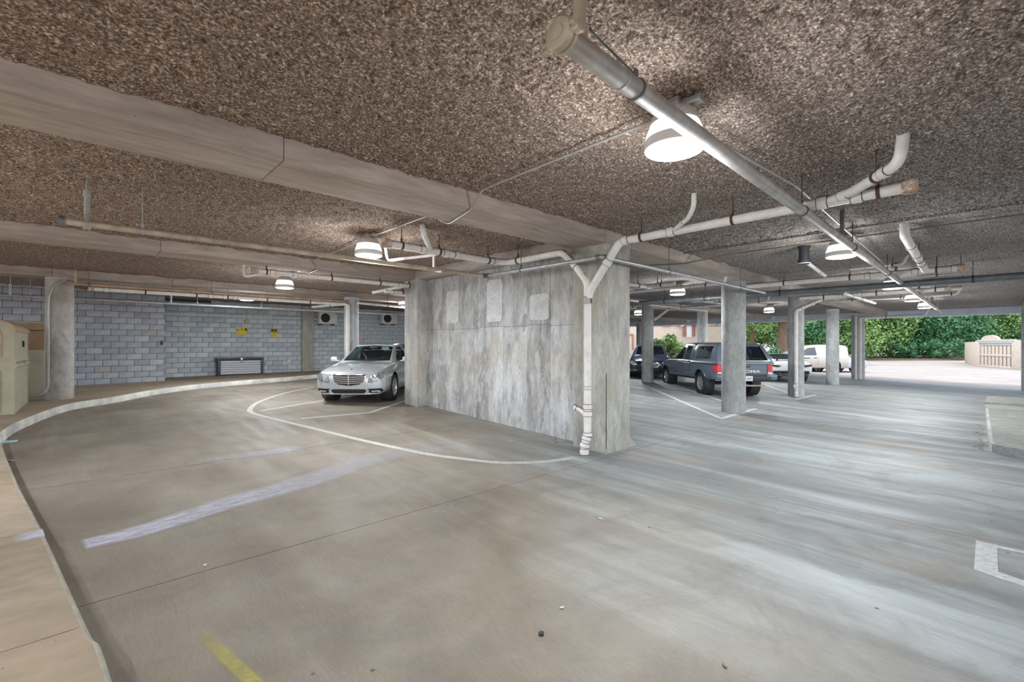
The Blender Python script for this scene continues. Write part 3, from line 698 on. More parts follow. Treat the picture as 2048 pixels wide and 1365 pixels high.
pL_ = [Vector((A2, ry, uf(1175, 880).z+.34)), Vector((A2, ry, wy.z+.14)), w2(1150, 530), Vector((A2, w2(1124, 505).y, Z2)), Vector((A2, 6.28, Z2)), Vector((A2-.22, 6.40, Z2)), Vector((3.40, 6.36, Z2))]
pL_[2].z = min(pL_[2].z, Z2-.12)
t_ = pipe('drain_riser', 'white riser pipe standing against the pier wall with its branch under the beam', M_PVC, .060, pL_, bend=.09, couplings=(1150, 990, 912, 890, 845), hangers=(1036, 976, 878, 803), cap=(False, True))
zb = uf(1175, 880).z
for zz, L in ((2.05, .1), (wy.z-.26, .09)): ring((A2, ry, zz if zz > 2.2 else wy.z-.14), (0, 0, 1), .060, L, M_PVC, t_)
for zz in (.73, .62): ring((A2, ry, zb+zz), (0, 0, 1), .060, .07, M_PVC, t_)
for zz in (1.0, 1.045): ring((A2, ry, zb+zz), (0, 0, 1), .060, .012, M_STEEL, t_, 'band_clamp', 1.12)
ring((A2, ry, zb+1.02), (0, 0, 1), .060, .05, M_WHITE, t_, 'rubber_sleeve', 1.06)
ft = [Vector((A2, ry, zb+.35)), Vector((A2, ry, zb+.30)), Vector((A2-.035, ry+.035, zb+.10)), Vector((A2-.035, ry+.035, zb-.01))]
MB().tube(fillet(ft, .06), .061, 16).build('foot', M_PVC, t_, 50)
for k, (cc, dd, L) in enumerate(((ft[1], (0, 0, 1), .05), (ft[1].lerp(ft[2], .30), ft[1]-ft[2], .05), (ft[1].lerp(ft[2], .85), ft[1]-ft[2], .06), (ft[3]+Vector((0, 0, .05)), (0, 0, 1), .06), (ft[3]+Vector((0, 0, .01)), (0, 0, 1), .02))): ring(cc, dd, .062, L, M_PVC, t_)
st = [Vector((A2, ry, zb+.58)), Vector((A2-.02, ry+.09, zb+.66)), Vector((A2-.04, ry+.20, zb+.70))]
MB().tube(fillet(st, .06), .046, 14).build('stub', M_PVC, t_, 50); ring(st[2], st[2]-st[1], .046, .04, M_PVC, t_, 'stub_collar')
c, d = at_x(pL_, 862); b2 = [c, uz(848, 470, 3.1)]; b2.append(Vector((b2[1].x-.04, b2[1].y, CZ)))
MB().tube(fillet(b2, .08), .042, 14).build('branch', M_PVC, t_, 50)
c, d = at_x(pL_, 872); b3 = [c-Vector((0, 0, .05)), uz(800, 518, 2.86), uz(775, 522, 2.88)]; b3.append(Vector((b3[-1].x-.05, b3[-1].y+.02, CZ)))
MB().tube(fillet(b3, .12), .027, 12).build('branch', M_PVC, t_, 50)
c, d = at_x(b3, 785); ring(c, d, .027, .06, M_PVC, t_)

# 3 sprinkler branch round the pier
Z3 = 2.76
x0, x1 = uz(124, 447, Z3), Vector((5.70, 6.80, Z3)); x2 = Vector((5.72, 4.14, Z3)); x3 = Vector((12.7, 4.2, Z3)); x0.y = 6.84
t_ = pipe('sprinkler_branch', 'cream stained sprinkler branch hung under the second ceiling bay', M_CREAM, .036, [x0, x1], hangers=(285,), hmat=M_COND)
ring(x0, (1, 0, 0), .036, .05, M_DARKPIPE, t_, 'end_cap', 1.5)
c, d = at_x([x0, x1], 174); MB().tube([c+Vector((0, 0, -.055)), c+Vector((0, 0, .02))], .034, 12).tube([c, c+Vector((0, .0, .33))], .026, 12).tube([c+Vector((0, 0, .30)), c+Vector((0, 0, .36))], .034, 12).tube([c+Vector((0, 0, .35)), c+Vector((0, 0, CZ-c.z))], .012, 8).build('sprig', M_GREEN, t_, 40)
t_ = pipe('sprinkler_branch', 'grey sprinkler pipe crossing the pier wall front and running to the thick column', M_STEEL, .034, [x1, x2, x3], bend=.05, hangers=(1042, 1338, 1481), hmat=M_DARKPIPE)
for c, d in ((x1+Vector((0, -.06, 0)), (0, 1, 0)), (x1+Vector((-.05, 0, 0)), (1, 0, 0)), (x2+Vector((0, .06, 0)), (0, 1, 0)), (x2+Vector((.06, 0, 0)), (1, 0, 0))): ring(c, d, .034, .06, M_DARKPIPE, t_, 'elbow_collar', 1.35)
c, d = at_x([x0, x1], 869); c = c+Vector((0, .02, 0)); MB().tube(fillet([c+Vector((0, 0, .30)), c+Vector((0, 0, -.02)), c+Vector((.12, -.05, -.03))], .04), .022, 10).build('drop', M_PVC, t_, 40)

# 4 dark cross main
A4 = 13.78; Z4 = 2.84
t_ = pipe('dark_main', 'dark grey main pipe crossing the whole right bay under the ceiling', M_DARKPIPE, .075, [(A4-.05, 12.5, Z4), (A4, 4, Z4), (A4+.15, -2.5, Z4)], hangers=(1330, 1410, 1560, 1946), hmat=M_BLACK)
for x in (1420, 1555): c, d = at_x([(A4-.05, 12.5, Z4), (A4, 4, Z4), (A4+.15, -2.5, Z4)], x); ring(c, d, .075, .09, M_DARKPIPE, t_)

# 5 pipes at the left, in front of the block walls
def run(p, q, z, b=None):
    P, Q = uz(*p, z), uz(*q, z)
    if b is not None: P.y = Q.y = b
    return [P, Q]
rb = run((137, 562), (700, 607), 2.9); y5 = (rb[0].y+rb[1].y)/2; rb[0].y = rb[1].y = y5
t_ = pipe('brown_pipe', 'rust brown pipe running from the dirty column along the block wall', M_COPPER, .042, rb, hangers=(178, 423), hmat=M_DARKPIPE)
ring(rb[0], (1, 0, 0), .042, .05, M_COPPER, t_, 'end_cap', 1.5); c, d = at_x(rb, 151); MB().tube([c, c+Vector((0, 0, .22))], .03, 12).tube([c+Vector((0, 0, .2)), c+Vector((0, 0, .26))], .038, 12).tube([c+Vector((0, 0, .25)), c+Vector((0, 0, CZ-c.z))], .012, 8).build('sprig', M_CREAM, t_, 40)
pw = run((183, 574), (684, 611), 2.83); pw[0].y = pw[1].y = (pw[0].y+pw[1].y)/2
cx = uz(687, 620, 2.8); q = uz(703, 596, SO)
pw[1] = Vector((q.x-.30, pw[0].y, 2.83))
t_ = pipe('wall_drain', 'white drain pipe along the block wall dropping beside the round column', M_PVC, .056, [pw[0], pw[1], Vector((q.x-.28, q.y-.34, 2.80)), Vector((q.x-.28, q.y-.34, fw_(q.x, q.y)-.1))], bend=.12, couplings=(213, 421, 450, 470), hangers=(213, 291, 393, 455, 534, 620), cap=(True, False), htop=CZ)
pd = run((0, 594), (835, 629), 2.74); pd[0].y = pd[1].y = 17.3; pd = [uz(-60, 592, 2.74), uz(835, 629, 2.74)]; pd[0].y = pd[1].y = (pd[0].y+pd[1].y)/2
t_ = pipe('cable_conduit', 'long galvanised pipe low under the ceiling along the block wall', M_STEEL, .036, pd, couplings=(163, 340, 538), hangers=(61, 395, 523), hmat=M_COND)
c, d = at_x(pd, 342); MB().tube([c, c+Vector((0, 0, .26))], .03, 10).tube([c+Vector((0, 0, .24)), c+Vector((0, 0, CZ-c.z))], .012, 8).build('sprig', M_STEEL, t_, 40)
c, d = at_x(pd, 21); MB().tube([c, c+Vector((0, 0, .3))], .03, 10).tube([c+Vector((0, 0, .24)), c+Vector((0, 0, CZ-c.z))], .012, 8).build('sprig', M_STEEL, t_, 40)
pv = [ub(326, 627, 22.2), ub(660, 635, 22.2)]; pv[1].z = pv[0].z
pipe('wall_pipe', 'thin white pipe fixed across the pale block wall', M_WHITE, .032, [pv[0], pv[1], pv[1]+Vector((3.2, 0, 0)), pv[1]+Vector((3.2, 0, .5))], bend=.06, couplings=(355, 435, 574))
ca = [uf(77, 797, WZ)]; ca = [Vector((pL.x-.06, pL.y-.14, fw_(0, 15))), ]
lc = bpy.data.objects['round_column']
ccx = [o for o in bpy.data.objects if o.get('label', '').startswith('dirty round')][0].location
e = Vector((ccx.x-.16, ccx.y-.24, 0)); zt = 2.98
arch = [Vector((e.x-.28, e.y+.05, fw_(e.x, e.y)+.10)), Vector((e.x-.1, e.y, fw_(e.x, e.y)+.12)), Vector((e.x-.02, e.y, fw_(e.x, e.y)+.3)), Vector((e.x-.02, e.y, 2.6)), Vector((e.x+.12, e.y, zt)), Vector((6.2, e.y-.03, zt))]
pipe('conduit', 'white conduit climbing the dirty column and following the third beam', M_COND, .022, arch, cat='conduit', bend=.30, couplings=(76,))
# second bay, behind the second beam
p6 = [uz(506, 543, 2.92), uz(840, 573, 2.92)]; p6[0].y = p6[1].y = (p6[0].y+p6[1].y)/2
t_ = pipe('drain_pipe', 'white drain pipe with rusty cap behind the second ceiling beam', M_PVC, .052, p6, couplings=(545, 590, 800), hangers=(533, 663, 760, 818), cap=(True, False), cmat=M_PVC)
c, d = at_x(p6, 545); MB().tube(fillet([c, Vector((c.x-.45, c.y+.25, 2.82)), Vector((c.x-.45, c.y+.25, CZ))], .06), .03, 12).build('branch', M_PVC, t_, 40)
c, d = at_x(p6, 815); g = uz(748, 585, 2.8); MB().tube([c, uz(790, 576, 2.86), g], .04, 12).build('branch', M_PVC, t_, 40); ring(g, g-c, .04, .07, M_PVC, t_)
for k, (a, b, z, lab) in enumerate((((770, 583), (840, 589), 2.78, 'short white pipe beside the far end of the pier wall'), ((625, 614), (700, 608), 2.85, 'white branch pipe meeting the far round column'), ((715, 606), (835, 617), 2.86, 'white pipe beyond the far round column'))):
    P = [uz(*a, z), uz(*b, z)]; pipe('drain_pipe', lab, M_PVC, .045, P, hangers=((a[0]+b[0])/2,), couplings=(a[0]*.7+b[0]*.3,))

# 6 lamp conduits
def cond(label, pts, mat=M_COND, r=.013): return pipe('conduit', label, mat, r, pts, cat='conduit', bend=.05, n=8)
k0 = 3.18
cond('thin conduit from the large lamp over the nearest beam to the second lamp', [(3.25, 1.80, k0), (3.30, 4.0, k0), (3.36, 4.24, 3.06), (3.38, 4.32, 3.03), (3.55, 4.95, 3.03), (3.56, 5.05, 3.05), (3.44, 5.25, k0), (3.44, 6.9, k0)])
cond('thin conduit from the second lamp over the second beam', [(3.46, 7.15, k0), (3.55, 9.7, k0), (3.7, 9.86, 3.03), (3.75, 10.56, 3.03), (3.8, 10.7, k0), (3.85, 12.3, k0)])
cond('thin dark conduit on the ceiling of the right bay crossing under the beam', [(9.2, -3.0, k0), (9.12, 3.5, k0), (8.7, 4.24, 3.05), (8.65, 4.32, 3.03), (8.3, 4.95, 3.03), (8.2, 5.2, k0), (8.6, 5.6, k0), (8.6, 8, k0)], M_BROWNC)

# 7 drain pipes over the right bay
bp = thing('black_vent_pipe', 'thick black pipe stub hanging from the ceiling of the right bay', 'pipe')
c = uz(1608, 490, CZ); MB().tube([(c.x, c.y, CZ), (c.x, c.y, 2.93)], .085, 20).tube([(c.x, c.y, CZ-.07), (c.x, c.y, CZ-.02)], .10, 20).build('pipe', M_BLACK, bp, 40)
MB().tube([(c.x, c.y, 3.0), (c.x, c.y, 2.92)], .098, 20).build('collar', M_BLACK, bp, 40); MB().torus(.099, .008, 24, 6, (c.x, c.y, 2.93)).build('band', M_WHITE, bp)
d0 = c+Vector((.1, 0, 0)); d0.z = 2.98
pipe('drain_pipe', 'short white pipe slanting down beside the black vent stub', M_PVC, .035, [d0, uz(1650, 552, 2.86)], couplings=(1640,))
c = uz(1809, 445, CZ); q = uz(1812, 480, 3.0); e = uz(1850, 540, 2.9)
q = Vector((c.x+.02, c.y, 3.07))
pipe('drain_pipe', 'fat white elbow pipe dropping from the ceiling and slanting away at the right', M_PVC, .062, [Vector((c.x, c.y, CZ)), q, e], bend=.08, couplings=(1822, 1833, 1843), hangers=(1838,))
def crossrun(a_px, b_px, z, r, label, mat=M_PVC, hang=(), coup=(), cap=(False, False), ends=None):
    P, Q = uz(*a_px, z), uz(*b_px, z); P.x = Q.x = (P.x+Q.x)/2
    P.y, Q.y = P.x*ua(a_px[0], a_px[1], P.x).y/P.x, ua(b_px[0], b_px[1], P.x).y
    pts = [P, Q]
    if ends: pts += [Vector((Q.x, Q.y-.08, CZ))]
    return pipe('drain_pipe', label, mat, r, pts, bend=.08, hangers=hang, couplings=coup, cap=cap), P, Q
crossrun((1490, 569), (1922, 541), 2.98, .062, 'long white drain pipe parallel to the dark main at the right', hang=(1568, 1700, 1873, 1926), coup=(1735, 1830, 1910), cap=(False, True))
crossrun((1700, 541), (1806, 527), 3.08, .028, 'thin white pipe turning up into the ceiling above the long white drain', hang=(1785,), ends=True)
crossrun((1825, 557), (1925, 545), 2.86, .022, 'thin pale rail pipe just above the dark main', M_COND, hang=(1874,))
crossrun((1600, 600), (1895, 574), 2.98, .06, 'white drain pipe beyond the dark main', hang=(1648, 1753, 1871), coup=(1690, 1720, 1760), cap=(False, True))
crossrun((1660, 603), (1805, 597), 3.0, .03, 'thin white drain beyond the dark main', hang=(1705, 1801))
crossrun((1850, 594), (1915, 587), 3.0, .035, 'short white pipe high up near the exit ceiling', hang=(1903,), ends=True)
crossrun((1250, 574), (1350, 570), 2.98, .05, 'white drain pipe behind the pier at the left of the pickup bay', hang=(1315, 1323), coup=(1318,))
crossrun((1250, 587), (1448, 565), 2.9, .04, 'white pipe crossing the ceiling above the dark blue sedan', hang=(1412,), coup=(1360, 1385), ends=True)
crossrun((1380, 605), (1450, 598), 2.92, .04, 'white pipe above the roof of the pickup', hang=(1383, 1440), coup=(1400,))
crossrun((1490, 607), (1535, 604), 2.95, .035, 'white pipe between the thick column and the cleanout column', hang=(1518,), ends=True)
crossrun((1248, 618), (1272, 614), 2.9, .03, 'thin white pipe by the far lamp behind the pier', hang=(1265,))
for a, b, z, r, lab in (((1240, 563), (1312, 579), 2.96, .055, 'white drain pipe running away just behind the pier wall end'), ((1240, 577), (1268, 585), 2.94, .045, 'second white drain pipe just behind the pier wall end'), ((1695, 588), (1750, 608), 2.95, .05, 'bright white pipe running towards the exit columns'), ((1240, 596), (1276, 606), 2.8, .035, 'grey pipe slanting down behind the pier'), ((1310, 609), (1412, 624), 2.85, .035, 'long pale pipe above the dark blue sedan'), ((1415, 602), (1440, 609), 2.9, .04, 'stubby white pipe near the far column top')):
    P, Q = uz(*a, z), uz(*b, z); P.y = Q.y = (P.y+Q.y)/2; Q = ub(b[0], b[1], P.y); Q.z = z
    pipe('drain_pipe', lab, M_PVC if 'grey' not in lab else M_STEEL, r, [P, Q], couplings=((a[0]+3*b[0])/4,), hangers=((a[0]+b[0])/2,))
# downpipes on columns
q = uf(1592, 793); ccl = [o for o in bpy.data.objects if o.get('label', '').startswith('round column with cleanout')][0].location
dx, dy = (CAM-ccl).to_2d().normalized()*.31
P0 = Vector((ccl.x+dx, ccl.y+dy, 0)); zf_ = fz(P0.x, P0.y); zt = CAMZ+(690-622)*((P0-CAM).dot(FWD))/FPX
tp = [Vector((P0.x, P0.y, zf_)), Vector((P0.x, P0.y, zt)), Vector((P0.x+.45, P0.y-.75, zt+.42)), Vector((P0.x+.45, P0.y-4.0, zt+.45))]
t_ = pipe('downpipe', 'white downpipe with round cleanout plug on the round column', M_PVC, .06, tp, bend=.08, couplings=(1606, 1625, 1660), hangers=(1645,))
for z in (zf_+.05, zf_+.26, zf_+.42, zt-.08): ring((P0.x, P0.y, z), (0, 0, 1), .06, .06, M_PVC, t_)
M = rot_to((dx, dy, 0)); MB().lathe([(.0, .11), (.03, .11), (.03, .09), (.075, .09), (.075, .0)], 18, (P0.x, P0.y, zf_+.36), M).build('cleanout_plug', M_PVC, t_, 30)
q = [o for o in bpy.data.objects if o.get('label', '').startswith('pale exit column carrying')][0].location; dx, dy = (CAM-q).to_2d().normalized()*.34
for s, hi, lab in ((-.12, 3.0, 'left of two thin pipes on the exit column'), (.13, 2.9, 'right of two thin pipes on the exit column, turning along the edge beam')):
    P = Vector((q.x+dx-dy*s*3.0, q.y+dy+dx*s*3.0, fz(q.x, q.y)))
    P = Vector((q.x+dx, q.y+dy, fz(q.x, q.y)))+RGT*s
    pts = [P, Vector((P.x, P.y, hi))]
    if s > 0: pts += [Vector((P.x, P.y-2.6, hi+.02)), Vector((P.x, P.y-2.75, hi+.35))]
    pipe('downpipe', lab, M_PVC, .05 if s < 0 else .062, pts, bend=.1, hangers=(1772,) if s > 0 else ())
c5 = [o for o in bpy.data.objects if o.get('label', '').startswith('round column standing in front of the dark blue')][0].location
pipe('downpipe', 'white pipe arm slanting from the column beside the dark blue sedan', M_PVC, .05, [Vector((c5.x-.05, c5.y-.34, 2.45)), Vector((c5.x+.02, c5.y-.9, 2.85)), Vector((c5.x+.1, c5.y-3.2, 2.9))], bend=.06, couplings=(1320,))
cm = thing('dome_camera', 'small dark dome security camera under the far white ceiling', 'camera')
c = uz(1634, 604, 3.04); MB().lathe([(0, -.12), (.05, -.10), (.08, -.03), (.085, 0), (.05, .01)], 16, c).build('dome', M_BLACK, cm); MB().lathe([(.09, .0), (.1, .06), (.0, .06)], 16, c).build('mount', M_WHITE, cm)

# ------------------------------------------------------------------ lamps
def lamp(x, y, label, near=False):
    t_ = thing('ceiling_lamp', label, 'lamp', (x, y, 2.87), 0, 'round garage ceiling lamps'); n = 40 if near else 24
    MB().lathe([(.0, -.012), (.10, -.012), (.17, -.006), (.186, .006)], n).build('lens', M_LENS, t_, 60)
    MB().lathe([(.186, .0), (.200, .0), (.213, .012), (.215, .07), (.209, .082), (.20, .082)], n).build('rim', M_LAMPRIM, t_, 35)
    MB().lathe([(.208, .082), (.205, .10), (.19, .145), (.172, .19)], n).build('upper_lens', M_RING, t_, 60)
    MB().lathe([(.172, .19), (.174, .198), (.155, .255), (.132, .285), (.085, .30), (.0, .30)], n).build('housing', M_SHADE, t_, 35)
    MB().box((0, .0, .335), (.12, .12, .07), bev=.008).box((.02, -.09, .325), (.07, .22, .05), bev=.006).build('bracket', M_COND, t_, 30)
    L = bpy.data.lights.new('lamp_light', 'POINT'); L.energy = LAMP_W; L.shadow_soft_size = .16; L.color = (.93, .97, 1.0)
    o = bpy.data.objects.new('lamp_light', L); COL.objects.link(o); o.parent = t_; o.location = (0, 0, -.30)
    L = bpy.data.lights.new('lamp_beam', 'AREA'); L.shape = 'DISK'; L.size = .36; L.energy = LAMP_DOWN; L.color = (.93, .97, 1.0)
    o = bpy.data.objects.new('lamp_beam', L); COL.objects.link(o); o.parent = t_; o.location = (0, 0, -.03)
for x, y, lab in ((3.20, 1.67, 'large lamp nearest the camera, partly behind the long sprinkler main'), (3.43, 7.02, 'lamp under the second ceiling bay left of the pier wall'), (3.83, 12.43, 'lamp behind the second beam above the silver sedan'), (3.98, 16.6, 'lamp low over the block wall, above the yellow signs'), (9.06, 1.85, 'second lamp along the long sprinkler main'), (8.95, 15.43, 'small lamp by the far end of the pier wall, over the right wall unit'), (15.1, 2.0, 'third lamp along the main, half hidden by the dark main'), (19.92, 2.12, 'fourth lamp along the main towards the exit'), (24.08, 2.21, 'last lamp along the main just before the exit'), (22.09, 7.13, 'lamp above the white coupe by the cleanout column'), (19.43, 11.95, 'far lamp left of the column by the dark blue sedan'), (12.46, 6.41, 'lamp hidden among white pipes above the pickup'), (-2.6, 1.75, 'added unseen lamp in the bay behind the photographer'), (-2.5, 7.0, 'added unseen lamp over the kerb beyond the left frame edge')):  # the last pair is unseen, added to light the near bays
    lamp(x, y, lab, x == 3.20)

# ------------------------------------------------------------------ things on the walls and the sidewalk
def ac_unit(x, label):
    P = ub(x, 649, 22.0); t_ = thing('air_conditioner', label, 'air conditioner', (P.x, 22.08, P.z), 0, 'outdoor air conditioner units')
    MB().box((0, -.05, .29), (.80, .30, .56), bev=.02).build('casing', M_WHITE, t_, 30)
    M = Matrix(((1, 0, 0), (0, 0, 1), (0, 1, 0)))
    MB().lathe([(0, .0), (.21, .0)], 24, (-.12, -.202, .29), M).build('fan_opening', M_BLK, t_)
    g = MB()
    for r in (.07, .14, .21): g.torus(r, .006, 24, 6, (-.12, -.212, .29), M)
    for k in range(9): 
        xx = -.20+k*.05; h = math.sqrt(max(.0, .21**2-xx*xx)); g.tube([(-.12+xx, -.212, .29-h), (-.12+xx, -.212, .29+h)], .005, 5)
    g.build('fan_grille', M_DKPL, t_)
    MB().box((.425, -.08, .26), (.06, .22, .42), bev=.02).build('valve_cover', M_WHITE, t_, 30)
    MB().box((-.3, .0, -.015), (.05, .42, .05)).box((.3, .0, -.015), (.05, .42, .05)).build('bracket', M_DKPL, t_, 30)
ac_unit(654, 'outdoor air conditioner left of the round column on the block wall')
ac_unit(777, 'outdoor air conditioner nearest the pier wall, above the silver sedan')

P, Q = uf(437, 752, WZ), uf(527, 748, WZ); yb = 21.66; W = ub(527, 748, yb).x-ub(435, 752, yb).x
D0 = ub(435, 752, yb); zg = fw_(D0.x+W/2, yb); Hb = ub(480, 716, yb).z-zg
t_ = thing('storage_bench', 'grey slatted storage bench with dark lid against the block wall', 'storage box', (D0.x+W/2, yb, zg))
MB().box((0, .25, Hb*.45), (W-.1, .48, Hb*.9), bev=.01).build('body', M_NAVY, t_, 30)
for k in range(6):
    h = Hb*.78/6; MB().box((0, -.0, .04+h*(k+.5)), (W-.22, .03, h-.012), bev=.006).build('slat', M_GREYPL, t_, 30)
for s in (-1, 1): MB().box((s*(W/2-.06), -.01, Hb*.45), (.09, .05, Hb*.9), bev=.01).build('corner_post', M_NAVY, t_, 30)
MB().box((0, .23, Hb*.94), (W+.02, .60, Hb*.12), bev=.03).build('lid', M_NAVY, t_, 30)
MB().box((.0, -.075, Hb*.90), (.07, .03, .13), bev=.008).build('hasp', M_CHROME, t_, 30)
lk = MB().box((0, -.1, Hb*.76), (.06, .03, .06), bev=.008).torus(.022, .006, 14, 6, (0, -.1, Hb*.80), Matrix(((1, 0, 0), (0, 0, 1), (0, 1, 0)))); lk.build('padlock', M_CREAM, t_, 30)

def text(body, size, mat, parent, loc, M, name='lettering', ext=.001, align='CENTER', bold=0.0, sx=1.0):
    c = bpy.data.curves.new(name, 'FONT'); c.body = body; c.size = size; c.extrude = ext; c.align_x = align; c.align_y = 'CENTER'; c.offset = bold
    o = bpy.data.objects.new(name, c); COL.objects.link(o); bpy.context.view_layer.update()
    me = bpy.data.meshes.new_from_object(o.evaluated_get(bpy.context.evaluated_depsgraph_get())); bpy.data.objects.remove(o); bpy.data.curves.remove(c)
    me.materials.clear(); me.materials.append(mat); me.name = name
    M4 = Matrix.Translation(Vector(loc)) @ M.to_4x4() @ Matrix.Diagonal((sx, 1, 1, 1)); me.transform(M4)
    return link(name, me, parent)
MW = Matrix(((1, 0, 0), (0, 0, -1), (0, 1, 0)))      # text standing on a wall that faces -y
P, Q = ub(472, 656, 22.25), ub(493.5, 670, 22.25); w, h = Q.x-P.x, P.z-Q.z
t_ = thing('wall_sign', 'wide yellow sign with black corner blocks on the block wall', 'sign', ((P.x+Q.x)/2, 22.24, (P.z+Q.z)/2))
MB().box((0, 0, 0), (w, .012, h), bev=.004).build('panel', M_YEL, t_)
MB().box((-w*.38, -.007, h*.26), (w*.20, .004, h*.34)).box((w*.40, -.007, h*.26), (w*.17, .004, h*.36)).build('black_block', M_BLK, t_)
MB().lathe([(0, 0), (.045, 0), (.045, .004), (0, .004)], 14, (-w*.42, -.014, h*.42), Matrix(((1, 0, 0), (0, 0, 1), (0, 1, 0)))).box((-w*.34, -.012, h*.30), (.09, .004, .05)).build('camera_emblem', M_WHITE, t_)
ln = MB()
for yy, ww in ((.36, .40), (.18, .40)): ln.box((0, -.007, h*yy), (w*ww, .003, h*.07))
for yy, ww in ((-.05, .78), (-.25, .74)): ln.box((0, -.007, h*yy), (w*ww, .002, h*.035))
ln.build('print_lines', M_BRICKBR, t_)
P, Q = ub(541.5, 658, 22.25), ub(553.5, 674.5, 22.25); w, h = Q.x-P.x, P.z-Q.z
t_ = thing('wall_sign', 'upright yellow sign with black camera header on the block wall', 'sign', ((P.x+Q.x)/2, 22.24, (P.z+Q.z)/2))
MB().box((0, 0, 0), (w, .012, h), bev=.004).build('panel', M_YEL, t_)
MB().box((0, -.007, h*.26), (w*.88, .004, h*.40)).build('black_header', M_BLK, t_)
MB().box((-.01, -.011, h*.33), (w*.24, .004, h*.07)).box((w*.14, -.011, h*.31), (w*.08, .004, h*.04)).box((0, -.011, h*.15), (w*.74, .004, h*.055)).build('camera_emblem', M_YEL, t_)
ln = MB()
for yy, ww in ((-.08, .6), (-.2, .3), (-.33, .66)): ln.box((0, -.007, h*yy), (w*ww, .003, h*.045))
ln.build('print_lines', M_BRICKBR, t_)
P, Q = ub(716, 669, 22.25), ub(724, 680, 22.25); w, h = Q.x-P.x, P.z-Q.z
t_ = thing('wall_sign', 'small white sign with red lines half hidden by the round column', 'sign', ((P.x+Q.x)/2, 22.24, (P.z+Q.z)/2))
MB().box((0, 0, 0), (w, .012, h)).build('panel', M_WSIGN, t_)
MB().box((0, -.007, h*.18), (w*.8, .003, h*.14)).box((0, -.007, -.06), (w*.8, .003, h*.1)).box((0, -.007, -h*.38), (w*.8, .003, h*.1)).build('print_lines', M_RED, t_)
c = ub(494.5, 643, 22.2); t_ = thing('junction_box', 'tan junction box with conduit stem above the wide yellow sign', 'junction box', c)
MB().box((0, 0, 0), (.17, .1, .13), bev=.01).build('box', M_CREAM, t_, 30); MB().tube([(0, 0, .05), (0, 0, .6)], .018, 8).build('stem', M_COND, t_)
c = ub(578, 723, 22.22); t_ = tag(MB().box((0, 0, 0), (.16, .06, .14), bev=.01).build('outlet_box', M_WHITE, None, 30, c), 'small white outlet box low on the block wall', 'outlet')
c = ub(324, 686, 20.3); tag(MB().box((0, 0, 0), (.06, .07, .14), bev=.01).build('wall_bracket', M_BLACK, None, 30, c), 'small black bracket on the corner of the block wall', 'bracket')
c = ub(366, 595, 22.18); t_ = thing('vent_opening', 'dark louvred vent high in the block wall', 'vent', c)
MB().box((0, .06, 0), (1.9, .1, .36)).build('recess', M_BLK, t_)
for k in range(4): MB().box((0, -.01, -.14+k*.09), (1.88, .06, .02), M=Matrix.Rotation(.5, 3, 'X')).build('louvre', M_DARKPIPE, t_)

# tan plastic shed at the left edge
C1, C2 = uf(29, 829, WZ), uf(57, 804, WZ); u = (C2-C1).to_2d(); dep = u.length; ang = math.atan2(u.y, u.x)
t_ = thing('plastic_shed', 'tan plastic storage shed with rounded roof beside the dirty column', 'shed', C1, ang)
dC = (C1-CAM).dot(FWD); H1 = (690-662)*dC/FPX+CAMZ-C1.z; HS = (690-728)*dC/FPX+CAMZ-C1.z; Wd = 1.7
MX = Matrix(((0, 0, 1), (1, 0, 0), (0, 1, 0)))     # polygon (v, z) extruded along local x
lower = [(0, 0), (0, HS-.10), (-.03, HS-.07), (-.03, HS), (Wd+.03, HS), (Wd+.03, HS-.07), (Wd, HS-.10), (Wd, 0)]
MB().prism(lower, 0, dep, MX).build('lower_body', M_BEIGE, t_, 35)
arc = [(Wd/2-math.cos(a)*(Wd/2), H1+math.sin(a)*.30) for a in [math.pi*k/16 for k in range(17)]]
upper = [(.0, HS+.0), (-.03, HS+.04), (0.0, HS+.09)]+[arc[0]]+arc[1:]+[(Wd, HS+.09), (Wd+.03, HS+.04), (Wd, HS)]
MB().prism(upper, .0, dep, MX).build('upper_body', M_BEIGE, t_, 35)
roof = [(x*1.03-.025, z+.012) for x, z in arc]+[(x*1.0, z-.03) for x, z in reversed(arc)]
MB().prism(roof, -.04, dep+.04, MX).build('roof', M_BEIGE2, t_, 35)
ins = [(Wd*.10, HS+.12)]+[(Wd/2-math.cos(a)*(Wd*.40), H1-.06+math.sin(a)*.24) for a in [math.pi*k/14 for k in range(15)]]+[(Wd*.9, HS+.12)]
MB().prism(ins, -.025, .0, MX).build('arched_panel', M_BEIGE2, t_, 35)
for v in (.1, .5, .9): MB().box((-.02, .10+v*(Wd-.4), HS*.46), (.03, .10, HS*.82), bev=.012).build('rib', M_BEIGE, t_, 30)
MB().box((dep*.55, -.015, HS-.015), (.14, .03, .05), bev=.01).box((dep*.5, -.02, HS+.38), (.035, .03, .13), bev=.01).build('latch', M_BLK, t_, 30)
c = uf(67, 795, WZ); t_ = thing('plywood_crate', 'brown plywood crate between the tan shed and the dirty column', 'crate', (c.x-.25, c.y+.35, c.z), ang)
hz = CAMZ+(690-646)*((c-CAM).dot(FWD))/FPX-c.z
MB().box((0, 0, hz*.32), (.6, .9, hz*.64), bev=.01).build('lower_panel', M_BEIGE, t_, 30); MB().box((0, 0, hz*.77), (.6, .9, hz*.25), bev=.01).build('upper_panel', M_PLY, t_, 30); MB().box((0, 0, hz*.95), (.66, .96, hz*.1), bev=.01).build('lid', M_PLY, t_, 30)
